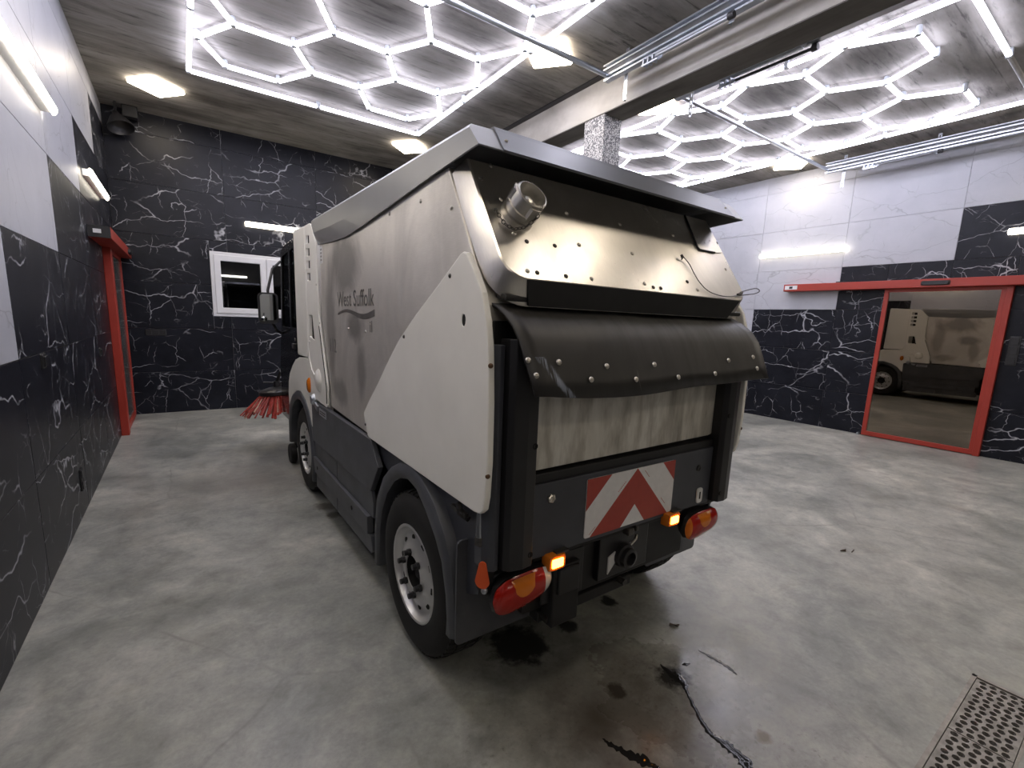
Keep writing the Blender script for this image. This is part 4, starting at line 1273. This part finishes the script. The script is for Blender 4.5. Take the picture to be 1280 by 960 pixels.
m = MB().lathe([(0.055, 0.0), (0.055, 0.03), (0.045, 0.035), (0.045, 0.055), (0.030, 0.060), (0.030, 0.03), (0.0, 0.03)], (1.545, 1.275, 0.490), (0, -1, 0), 20)
m.build('trailer_socket', 'black_plastic', sw, smooth=35)
MB().tube([(1.555, 1.235, 0.55), (1.575, 1.225, 0.575), (1.59, 1.235, 0.585)], 0.007, 6).build('socket_clip', 'chrome', sw)
for x, z in ((1.125, 0.325), (1.205, 0.320), (1.575, 0.345), (1.135, 0.39)):
    MB().tube([(x, 1.30, z), (x, 1.262, z)], 0.016, 6).build('bolt_head', 'dark_bolt', sw)
m = MB().box(1.10, 1.66, 1.30, 1.36, 0.295, 0.345)
m.build('underrun_bar', 'black_frame', sw, bevel=0.006)

# rear fenders: rolled lip, liner with mud flap, flank sheet
ro = [(2.285, 0.20), (2.278, 0.40), (2.245, 0.584), (2.16, 0.71), (2.04, 0.800), (1.93, 0.852), (1.82, 0.872), (1.70, 0.848), (1.578, 0.777), (1.49, 0.690), (1.437, 0.606), (1.402, 0.47), (1.392, 0.36), (1.400, 0.29)]
ri = [(2.222, 0.20), (2.215, 0.40), (2.180, 0.525), (2.105, 0.645), (2.01, 0.735), (1.93, 0.778), (1.845, 0.798), (1.74, 0.780), (1.652, 0.720), (1.560, 0.640), (1.500, 0.565), (1.462, 0.45), (1.450, 0.36), (1.455, 0.29)]
def fender():
    m = MB()
    rows = []
    for (a, b), (c, d) in zip(ro, ri):
        rows.append([(0.800, a, b), (0.772, a + (c - a) * 0.08, b + (d - b) * 0.08), (0.762, a + (c - a) * 0.3, b + (d - b) * 0.3), (0.762, a + (c - a) * 0.8, b + (d - b) * 0.8), (0.772, c, d), (1.14, c, d)])
    m.grid(rows)
    # rear flank and mud flap
    m.grid([[(0.800, a, b), (1.14, a, b)] for a, b in ro[6:]])
    return m
def flank():
    return MB().prism([(1.82, 0.872), (1.70, 0.848), (1.578, 0.777), (1.49, 0.690), (1.437, 0.606), (1.402, 0.47), (1.30, 0.52), (1.275, 0.62), (1.275, 0.90), (2.35, 0.90), (2.35, 0.78), (2.16, 0.71), (2.04, 0.80), (1.93, 0.852)], 'x', 0.812, 0.83)
both('rear_fender', 'grey_plastic', fender, smooth=40, solid=0.006)
both('flank_sheet', 'board_grey', flank)
def mudflap():
    return MB().prism(rrect(0.768, 1.19, 0.275, 0.70, 0.02, 3), 'y', 1.382, 1.391)
both('mud_flap', 'grey_plastic', mudflap)
for s_ in (0, 1):
    def mk(m):
        return m if s_ == 0 else m.mirror(XC)
    m = mk(MB().tube([(0.800, 1.272, 0.865), (0.795, 1.268, 0.80), (0.795, 1.265, 0.735)], [0.016, 0.016, 0.018], 8))
    m.build('hose', 'galv', sw, smooth=40)
    m = mk(MB().tube([(0.795, 1.265, 0.765), (0.795, 1.265, 0.735)], 0.022, 6)); m.build('hose_nut', 'dark_bolt', sw)
    m = mk(MB().tube([(0.79, 1.42, 0.835), (0.788, 1.40, 0.80), (0.80, 1.36, 0.79)], 0.012, 6).box(0.785, 0.80, 1.36, 1.47, 0.795, 0.812)); m.build('panel_catch', 'dark_bolt', sw)
    tg = arc(0, 0.030, 0.016, 30, 150, 5) + arc(0, -0.024, 0.030, 190, 350, 8)
    m = mk(MB().loft([[(0.788 + 0.6 * a * 0.9 - 0.8 * d, 1.235 - 0.8 * a * 0.9 - 0.6 * d, 0.642 + b) for a, b in tg] for d in (0, 0.006)]))
    if s_ == 0:
        o_ = m.build('grease_tag', 'orange_tag', sw, label='orange plastic tag')
        MB().lathe([(0.0, 0.012), (0.010, 0.008), (0.014, 0.0), (0.010, -0.008)], (0.80, 1.24, 0.572), (-1, -0.3, 0), 12).build('round_fitting', 'galv', sw, smooth=60)
        MB().box(0.80, 0.84, 1.24, 1.30, 0.55, 0.70).build('tag_bracket', 'black_frame', sw, bevel=0.005)

# ---- wheels
def wheel(cx, cy, sg, steer=0.0):
    """cx: outer face of the tyre; sg -1 left, +1 right"""
    R_, zc = 0.370, 0.370
    e = bpy.data.objects.new('wheel', None)
    COL.objects.link(e)
    e.parent = sw
    e.location = Vector((cx, cy, zc)) - ORG
    def ax(d):   # d metres inward from the outer face
        return Vector((-sg * d, 0, 0))
    key = sg
    if key not in wheel.cache:
        c = {}
        A = (-sg, 0, 0)
        m = MB()
        m.lathe([(0.215, 0.012), (0.235, 0.004), (0.262, 0.000), (0.300, 0.000), (0.330, 0.006), (0.350, 0.020), (0.361, 0.036), (0.3635, 0.07), (0.3635, 0.16), (0.361, 0.194), (0.350, 0.21), (0.30, 0.23), (0.215, 0.218)], (0, 0, 0), A, 56)
        # tread blocks
        for i in range(52):
            a = 2 * PI * i / 52
            for d0, d1, da, r0 in ((0.026, 0.062, 0.0, 0.340), (0.070, 0.112, 0.06, 0.352), (0.120, 0.162, 0.0, 0.352), (0.170, 0.204, 0.06, 0.340)):
                aa = a + da
                w = 0.042
                vs = []
                for dd in (d0, d1):
                    for an, rr in ((aa - w, r0), (aa + w, r0), (aa + w * 0.9, R_ - (0.008 if dd in (0.026, 0.204) else 0)), (aa - w * 0.9, R_ - (0.008 if dd in (0.026, 0.204) else 0))):
                        vs.append((-sg * dd, rr * math.cos(an), rr * math.sin(an)))
                m.loft([vs[:4], vs[4:]])
        c['tyre'] = m.mesh('tyre', 'tyre', 30, org=(0, 0, 0))
        m = MB()
        m.lathe([(0.222, 0.020), (0.222, 0.010), (0.216, 0.006), (0.208, 0.010), (0.203, 0.024), (0.196, 0.034), (0.190, 0.040), (0.182, 0.042), (0.172, 0.038), (0.150, 0.029), (0.118, 0.016), (0.104, 0.013), (0.079, 0.013), (0.0785, 0.019)], (0, 0, 0), A, 40)
        c['rim'] = m.mesh('rim', 'rim', 40, org=(0, 0, 0))
        m = MB()
        m.lathe([(0.0, 0.034), (0.030, 0.034), (0.040, 0.046), (0.052, 0.052), (0.070, 0.060), (0.078, 0.060), (0.0785, 0.018)], (0, 0, 0), A, 24)
        c['hub'] = m.mesh('hub', 'void', 40, org=(0, 0, 0))
        m = MB()
        m.tube([(0, 0, 0), (sg * 0.014, 0, 0)], 0.016, 6).tube([(sg * 0.012, 0, 0), (sg * 0.032, 0, 0)], 0.0125, 10)
        c['nut'] = m.mesh('wheel_nut', 'black_plastic', 40, org=(0, 0, 0))
        m = MB().lathe([(0.0, 0.001), (0.015, 0.001), (0.016, -0.002)], (0, 0, 0), (sg, 0, 0), 10)
        c['hole'] = m.mesh('hand_hole', 'void', 40, org=(0, 0, 0))
        wheel.cache[key] = c
    c = wheel.cache[key]
    for nme in ('tyre', 'rim', 'hub'):
        o = bpy.data.objects.new(nme, c[nme]); COL.objects.link(o); o.parent = e
    for i in range(6):
        a = 2 * PI * i / 6 + 0.25
        o = bpy.data.objects.new('wheel_nut', c['nut']); COL.objects.link(o); o.parent = e
        o.location = ax(0.013) + Vector((0, 0.0945 * math.cos(a), 0.0945 * math.sin(a)))
    for i in range(10):
        a = 2 * PI * i / 10 + 0.1
        o = bpy.data.objects.new('hand_hole', c['hole']); COL.objects.link(o); o.parent = e
        o.location = ax(0.0305) + Vector((0, 0.155 * math.cos(a), 0.155 * math.sin(a)))
        o.rotation_euler = (a, 0, 0)
    return e
wheel.cache = {}
wheel(0.760, 1.795, -1); wheel(2 * XC - 0.760, 1.795, 1)
wheel(0.780, 4.10, -1); wheel(2 * XC - 0.780, 4.10, 1)

# ---- side skirts between the wheels
def skirt_top():
    return MB().prism([(3.72, 0.840), (3.62, 0.852), (3.44, 0.858), (2.349, 0.858), (2.232, 0.735), (2.362, 0.566), (3.702, 0.535)], 'x', 0.770, 0.80)
def skirt_mid_r():
    return MB().prism([(3.062, 0.552), (2.366, 0.562), (2.345, 0.50), (2.345, 0.412), (3.062, 0.414)], 'x', 0.781, 0.80)
def skirt_mid_f():
    return MB().prism([(3.70, 0.537), (3.070, 0.552), (3.070, 0.414), (3.70, 0.414)], 'x', 0.781, 0.80)
def skirt_bar():
    return MB().prism([(3.69, 0.412), (2.395, 0.410), (2.395, 0.306), (3.64, 0.297)], 'x', 0.762, 0.80)
def skirt_low_r():
    return MB().prism([(3.052, 0.296), (2.37, 0.304), (2.345, 0.225), (2.37, 0.200), (3.052, 0.190)], 'x', 0.774, 0.80)
def skirt_low_f():
    return MB().prism([(3.65, 0.296), (3.060, 0.296), (3.060, 0.190), (3.655, 0.178)], 'x', 0.774, 0.80)
for mk in (skirt_top, skirt_mid_r, skirt_mid_f, skirt_bar, skirt_low_r, skirt_low_f):
    a, b = both('side_skirt', 'grey_plastic', mk, bevel=0.004)
    if mk is skirt_bar:
        for o, sg in ((a, -1), (b, 1)):
            for y, z in ((3.553, 0.353), (2.681, 0.357)):
                MB().lathe([(0.0, 0.0), (0.014, 0.0), (0.014, 0.002)], (XC + sg * (XC - 0.7615), y, z), (sg, 0, 0), 10).build('socket_hole', 'void', o)
    if mk is skirt_top:
        for o, sg in ((a, -1), (b, 1)):
            xa = XC + sg * (XC - 0.7695)
            m = MB().box(min(xa, xa + sg * 0.002), max(xa, xa + sg * 0.002), 3.265, 3.465, 0.782, 0.834)
            m.build('sticker', 'galv', o)
            m = MB()
            for k in range(2):
                m.box(min(xa + sg * 0.002, xa + sg * 0.003), max(xa + sg * 0.002, xa + sg * 0.003), 3.29, 3.44, 0.796 + 0.016 * k, 0.802 + 0.016 * k)
            m.build('sticker_print', 'black_part', o)

# ---- front fenders and the white cowl behind the cab
fo = [(4.69, 0.30), (4.68, 0.50), (4.605, 0.687), (4.46, 0.785), (4.298, 0.838), (4.12, 0.855), (3.943, 0.808), (3.82, 0.735), (3.735, 0.628), (3.690, 0.42), (3.683, 0.20)]
fi = [(4.62, 0.30), (4.61, 0.49), (4.54, 0.64), (4.42, 0.725), (4.27, 0.772), (4.12, 0.785), (3.98, 0.748), (3.88, 0.685), (3.80, 0.60), (3.755, 0.42), (3.748, 0.20)]
def fender_f():
    m = MB()
    m.grid([[(0.80, a, b), (0.770, a + (c - a) * 0.1, b + (d - b) * 0.1), (0.760, a + (c - a) * 0.35, b + (d - b) * 0.35), (0.762, a + (c - a) * 0.8, b + (d - b) * 0.8), (0.772, c, d), (1.12, c, d)] for (a, b), (c, d) in zip(fo, fi)])
    return m
both('front_fender', 'grey_plastic', fender_f, smooth=40, solid=0.006)
def white_fender():
    poly = [(4.685, 0.60), (4.690, 0.78), (4.66, 0.88), (4.59, 0.96), (4.439, 1.050), (4.30, 1.110), (4.155, 1.140), (3.95, 1.156), (3.795, 1.158), (3.785, 1.09), (3.70, 1.045), (3.62, 1.02), (3.60, 0.875), (3.69, 0.74), (3.70, 0.65)] + \
           [(a, b) for a, b in fo[::-1][2:9]]
    return MB().prism(poly, 'x', 0.772, 0.80)
for o, sg in zip(both('wheel_arch_panel', 'white_body', white_fender, bevel=0.010, seg=3), (-1, 1)):
    x = XC + sg * (XC - 0.772)
    m = MB().loft([[(x + sg * d, 3.758 + a * k, 0.958 + b * k) for a, b in [(0.042 * math.cos(t_) * (1 if math.cos(t_) > 0 else 0.75), 0.058 * math.sin(t_)) for t_ in [2 * PI * q / 16 for q in range(16)]]] for d, k in ((0, 1), (0.010, 1), (0.020, 0.72))])
    m.build('turn_signal', 'lens_amber', o, smooth=40, label='amber side turn signal')
def cap():
    return MB().prism([(3.755, 2.128), (4.135, 2.150), (4.150, 2.12), (4.158, 1.175), (4.14, 1.162), (3.79, 1.165), (3.745, 1.20)], 'x', 0.766, 0.83)
both('cab_rear_cap', 'white_body', cap, bevel=0.014, seg=3)
vents = [(3.615, 3.715, z, z + 0.052) for z in (1.995, 1.908, 1.822, 1.735)]
bigv = (3.545, 3.70, 1.315, 1.490)
def cowl():
    poly = [(3.755, 2.128), (3.60, 2.125), (3.545, 2.110), (3.415, 1.962), (3.408, 1.50), (3.36, 1.36), (3.225, 1.030), (3.232, 0.885), (3.26, 0.872), (3.58, 0.878), (3.62, 1.02), (3.70, 1.045), (3.785, 1.09), (3.79, 1.165), (3.745, 1.20)]
    hs = [[(a, c), (a, d), (b, d + 0.004), (b, c + 0.004)] for a, b, c, d in vents] + [[(bigv[0], bigv[2]), (bigv[0] + 0.05, bigv[3]), (bigv[1], bigv[3]), (bigv[1], bigv[2] + 0.02)]]
    return MB().prism(poly, 'x', 0.770, 0.784, holes=hs)
for o, sg in zip(both('side_cowl', 'white_body', cowl, bevel=0.004), (-1, 1)):
    def xs_(d):
        x = XC + sg * (XC - d)
        return x
    for a, b, c, d in list(vents) + [bigv]:
        MB().box(min(xs_(0.7745), xs_(0.80)), max(xs_(0.7745), xs_(0.80)), a - 0.004, a + (b - a) * 0.52, c - 0.004, d + 0.004).build('vent_slot', 'void', o)
    # pressed bulge and the groove above it
    x = xs_(0.770)
    MB().lathe([(0.0, 0.024), (0.045, 0.020), (0.072, 0.010), (0.082, 0.0)], (x, 3.455, 1.035), (sg, 0, 0), 20).build('bulge', 'white_body', o, smooth=60)
    MB().tube([(x, 3.70, 1.30), (x, 3.735, 1.24), (x, 3.72, 1.16), (x, 3.66, 1.09), (x, 3.58, 1.06)], 0.006, 6).build('groove_bead', 'white_body', o, smooth=60)
    MB().tube([(x, 3.39, 1.42), (x, 3.305, 1.20), (x, 3.235, 1.02), (x, 3.238, 0.90)], 0.005, 6).build('edge_seal', 'black_plastic', o)
    for y, z in ((3.43, 1.70), (3.37, 1.44)):
        inst('bolt', dome_bolt, (x, y, z), o, facing((sg, 0, 0)))
def catch():
    return MB().lathe([(0.0, 0.03), (0.030, 0.026), (0.044, 0.008), (0.046, 0.0)], (0.772, 3.625, 0.868), (-1, 0, 0), 14).prism([(3.50, 0.80), (3.57, 0.83), (3.57, 0.86), (3.48, 0.84)], 'x', 0.758, 0.775)
both('skirt_hinge', 'galv', catch, smooth=35)

# ---- the cab
def cabside():
    poly = [(4.15, 2.10), (4.88, 2.075), (4.945, 2.045), (5.07, 1.37), (5.22, 0.95), (5.25, 0.46), (4.70, 0.46), (4.69, 0.80), (4.58, 0.97), (4.43, 1.05), (4.15, 1.14)]
    w1 = [(4.205, 1.375), (4.205, 2.04), (4.515, 2.03), (4.555, 1.372)]
    w2 = [(4.60, 1.370), (4.565, 2.028), (4.865, 2.015), (4.90, 1.99), (5.005, 1.372)]
    return MB().prism(poly, 'x', 0.795, 0.83, holes=[w1, w2])
cab_l, cab_r = both('cab_side', 'cab_black', cabside, bevel=0.006)
for o, sg in ((cab_l, -1), (cab_r, 1)):
    def X_(d):
        return XC + sg * (XC - d)
    for poly in ([(4.195, 1.365), (4.195, 2.05), (4.525, 2.04), (4.565, 1.362)], [(4.59, 1.36), (4.555, 2.038), (4.87, 2.025), (4.91, 2.0), (5.015, 1.362)]):
        MB().prism(poly, 'x', min(X_(0.806), X_(0.812)), max(X_(0.806), X_(0.812))).build('side_window', 'cab_glass', o)
    m = MB().box(min(X_(0.775), X_(0.795)), max(X_(0.775), X_(0.795)), 4.345, 4.455, 1.19, 1.24)
    m.build('door_handle', 'black_part', o, bevel=0.008)
    MB().lathe([(0.0, 0.004), (0.012, 0.003), (0.014, 0.0)], (X_(0.795), 4.40, 1.275), (sg, 0, 0), 12).build('door_lock', 'chrome', o)
m = MB()
m.prism([(4.02, 2.115), (4.15, 2.125), (4.86, 2.110), (4.96, 2.065), (4.93, 2.045), (4.10, 2.07)], 'x', 0.80, 2.26)
m.build('cab_roof', 'cab_black', sw, bevel=0.015, seg=3)
m = MB().box(0.86, 2.20, 3.78, 3.86, 0.62, 2.10)
m.build('cab_rear_wall', 'white_body', sw)
m = MB().box(0.83, 2.23, 3.86, 4.14, 1.20, 2.08)
m.build('cab_rear_box', 'black_frame', sw)
m = MB().prism([(4.925, 2.05), (4.945, 2.05), (5.235, 0.93), (5.215, 0.93)], 'x', 0.84, 2.22)
m.build('windscreen', 'cab_glass', sw)
m = MB().prism([(5.20, 0.96), (5.27, 0.90), (5.28, 0.50), (5.22, 0.44), (4.6, 0.44), (4.6, 0.52), (5.18, 0.52)], 'x', 0.82, 2.24)
m.build('cab_front', 'white_body', sw, bevel=0.02, seg=3)
m = MB()
for x0 in (0.98, 1.64):
    m.prism([(4.30, 1.00), (4.75, 1.02), (4.76, 1.13), (4.44, 1.13), (4.34, 1.72), (4.22, 1.72)], 'x', x0, x0 + 0.44)
m.build('seat', 'seat_cloth', sw, bevel=0.03, seg=2)
m = MB()
cw = Vector((1.20, 4.88, 1.42)); aw = Vector((0, -0.45, 0.9)).normalized()
uu_ = Vector((1, 0, 0)); vv_ = aw.cross(uu_)
m.tube([cw + (uu_ * math.cos(a) + vv_ * math.sin(a)) * 0.18 for a in [2 * PI * k / 24 for k in range(25)]], 0.013, 6, False)
m.tube([cw, cw - aw * 0.4], 0.025, 8)
for k in range(3):
    a = 2 * PI * k / 3
    m.tube([cw, cw + (uu_ * math.cos(a) + vv_ * math.sin(a)) * 0.18], 0.010, 5)
m.build('steering_wheel', 'black_plastic', sw, smooth=40)
m = MB().box(0.83, 2.23, 4.1, 5.2, 0.55, 0.60).prism([(5.02, 1.25), (5.20, 0.95), (5.20, 0.60), (5.05, 0.60)], 'x', 0.84, 2.22)
m.build('cab_floor', 'black_frame', sw)

# ---- mirrors
def mirror_arm():
    m = MB().tube([(0.80, 5.0, 1.98), (0.72, 4.93, 1.90), (0.665, 4.88, 1.70), (0.665, 4.88, 1.45), (0.74, 4.96, 1.33), (0.80, 5.03, 1.30)], 0.012, 8)
    return m
both('mirror_arm', 'black_part', mirror_arm, smooth=40)
def mirror_head():
    m = MB()
    for_ = [(0.86, 0.045), (1.0, 0.015), (1.0, -0.008)]
    m.loft([[(0.660 + a * k, 4.86 + d, 1.537 + b * k) for a, b in rrect(-0.084, 0.084, -0.142, 0.142, 0.04, 4)] for k, d in for_])
    return m
ml, mr = both('mirror', 'black_part', mirror_head, smooth=35)
for o, flip in ((ml, False), (mr, True)):
    m = MB().loft([[(0.660 + a, 4.849 + d, 1.547 + b) for a, b in rrect(-0.068, 0.068, -0.118, 0.118, 0.03, 4)] for d in (0, 0.004)])
    (m.mirror(XC) if flip else m).build('mirror_glass', 'mirror', o)
    m = MB().lathe([(0.0, 0.012), (0.015, 0.009), (0.024, 0.0)], (0.622, 4.849, 1.440), (0, -1, 0), 14)
    (m.mirror(XC) if flip else m).build('wide_angle_glass', 'mirror', o, smooth=60)

# ---- front side brushes, lifted, with their arms
def side_brush(cx, cy, sg):
    cz = 0.66
    ax_ = Vector((sg * 0.06, 0.05, 1)).normalized()
    c = Vector((cx, cy, cz))
    u_ = ax_.orthogonal().normalized(); v_ = ax_.cross(u_)
    m = MB().lathe([(0.0, 0.050), (0.05, 0.048), (0.10, 0.040), (0.165, 0.020), (0.185, 0.004), (0.188, -0.025), (0.178, -0.035), (0.0, -0.035)], c, ax_, 32)
    o = m.build('side_brush', 'black_plastic', sw, smooth=35, label='round side brush with red bristles')
    for mat, name, off, cnt in (('bristle', 'bristles', 0, 110), ('bristle_pale', 'worn_bristles', 1, 22)):
        m = MB()
        for i in range(cnt):
            a = 2 * PI * (i + random.random() * 0.6) / cnt
            r0 = random.choice((0.120, 0.150, 0.172))
            L = random.uniform(0.24, 0.29) if off == 0 else random.uniform(0.15, 0.25)
            d = u_ * math.cos(a) + v_ * math.sin(a)
            s_ = -u_ * math.sin(a) + v_ * math.cos(a)
            sp = random.uniform(0.62, 0.80)
            dr = (d * sp - ax_ * math.sqrt(1 - sp * sp) + s_ * random.uniform(-0.10, 0.10)).normalized()
            p0 = c + d * r0 - ax_ * 0.030
            if off: p0 = p0 + dr * 0.05 + ax_ * 0.012
            p1 = p0 + dr * L
            w0, w1 = 0.0055, 0.013
            n_ = dr.cross(s_).normalized()
            r0_ = [p0 + s_ * w0, p0 + n_ * w0 * 0.6, p0 - s_ * w0, p0 - n_ * w0 * 0.6]
            r1_ = [p1 + s_ * w1, p1 + n_ * w1 * 0.5, p1 - s_ * w1, p1 - n_ * w1 * 0.5]
            m.loft([r0_, r1_])
        b = m.build(name, mat, o)
        b['kind'] = 'stuff'
    m = MB().lathe([(0.0, 0.115), (0.035, 0.110), (0.040, 0.05)], c, ax_, 14)
    m.build('brush_motor', 'black_part', o, smooth=40)
    m = MB().tube([c + ax_ * 0.10, c + Vector((-sg * 0.03, -0.05, 0.22)), c + Vector((-sg * 0.06, -0.12, 0.14)), c + Vector((-sg * 0.10, -0.25, -0.05)), c + Vector((-sg * 0.14, -0.38, -0.22))], 0.018, 8)
    m.tube([c + ax_ * 0.09 + Vector((sg * 0.13, 0, 0.01)), c + ax_ * 0.09, c + Vector((-sg * 0.18, -0.1, 0.10))], 0.010, 6)
    m.build('brush_arm', 'black_part', o, smooth=40)
side_brush(0.800, 5.50, -1)
side_brush(2 * XC - 0.800, 5.50, 1)
m = MB().box(0.86, 2.20, 4.72, 5.18, 0.16, 0.44)
m.build('suction_mouth', 'black_frame', sw, bevel=0.03)
def castor():
    return MB().lathe([(0.0, 0.0), (0.09, 0.0), (0.10, 0.01), (0.10, 0.05), (0.09, 0.06), (0.0, 0.06)], (0.80, 4.95, 0.100), (1, 0, 0), 20).tube([(0.83, 4.95, 0.1), (0.88, 4.92, 0.24)], 0.02, 6)
both('castor', 'tyre', castor, smooth=40)
no_org()
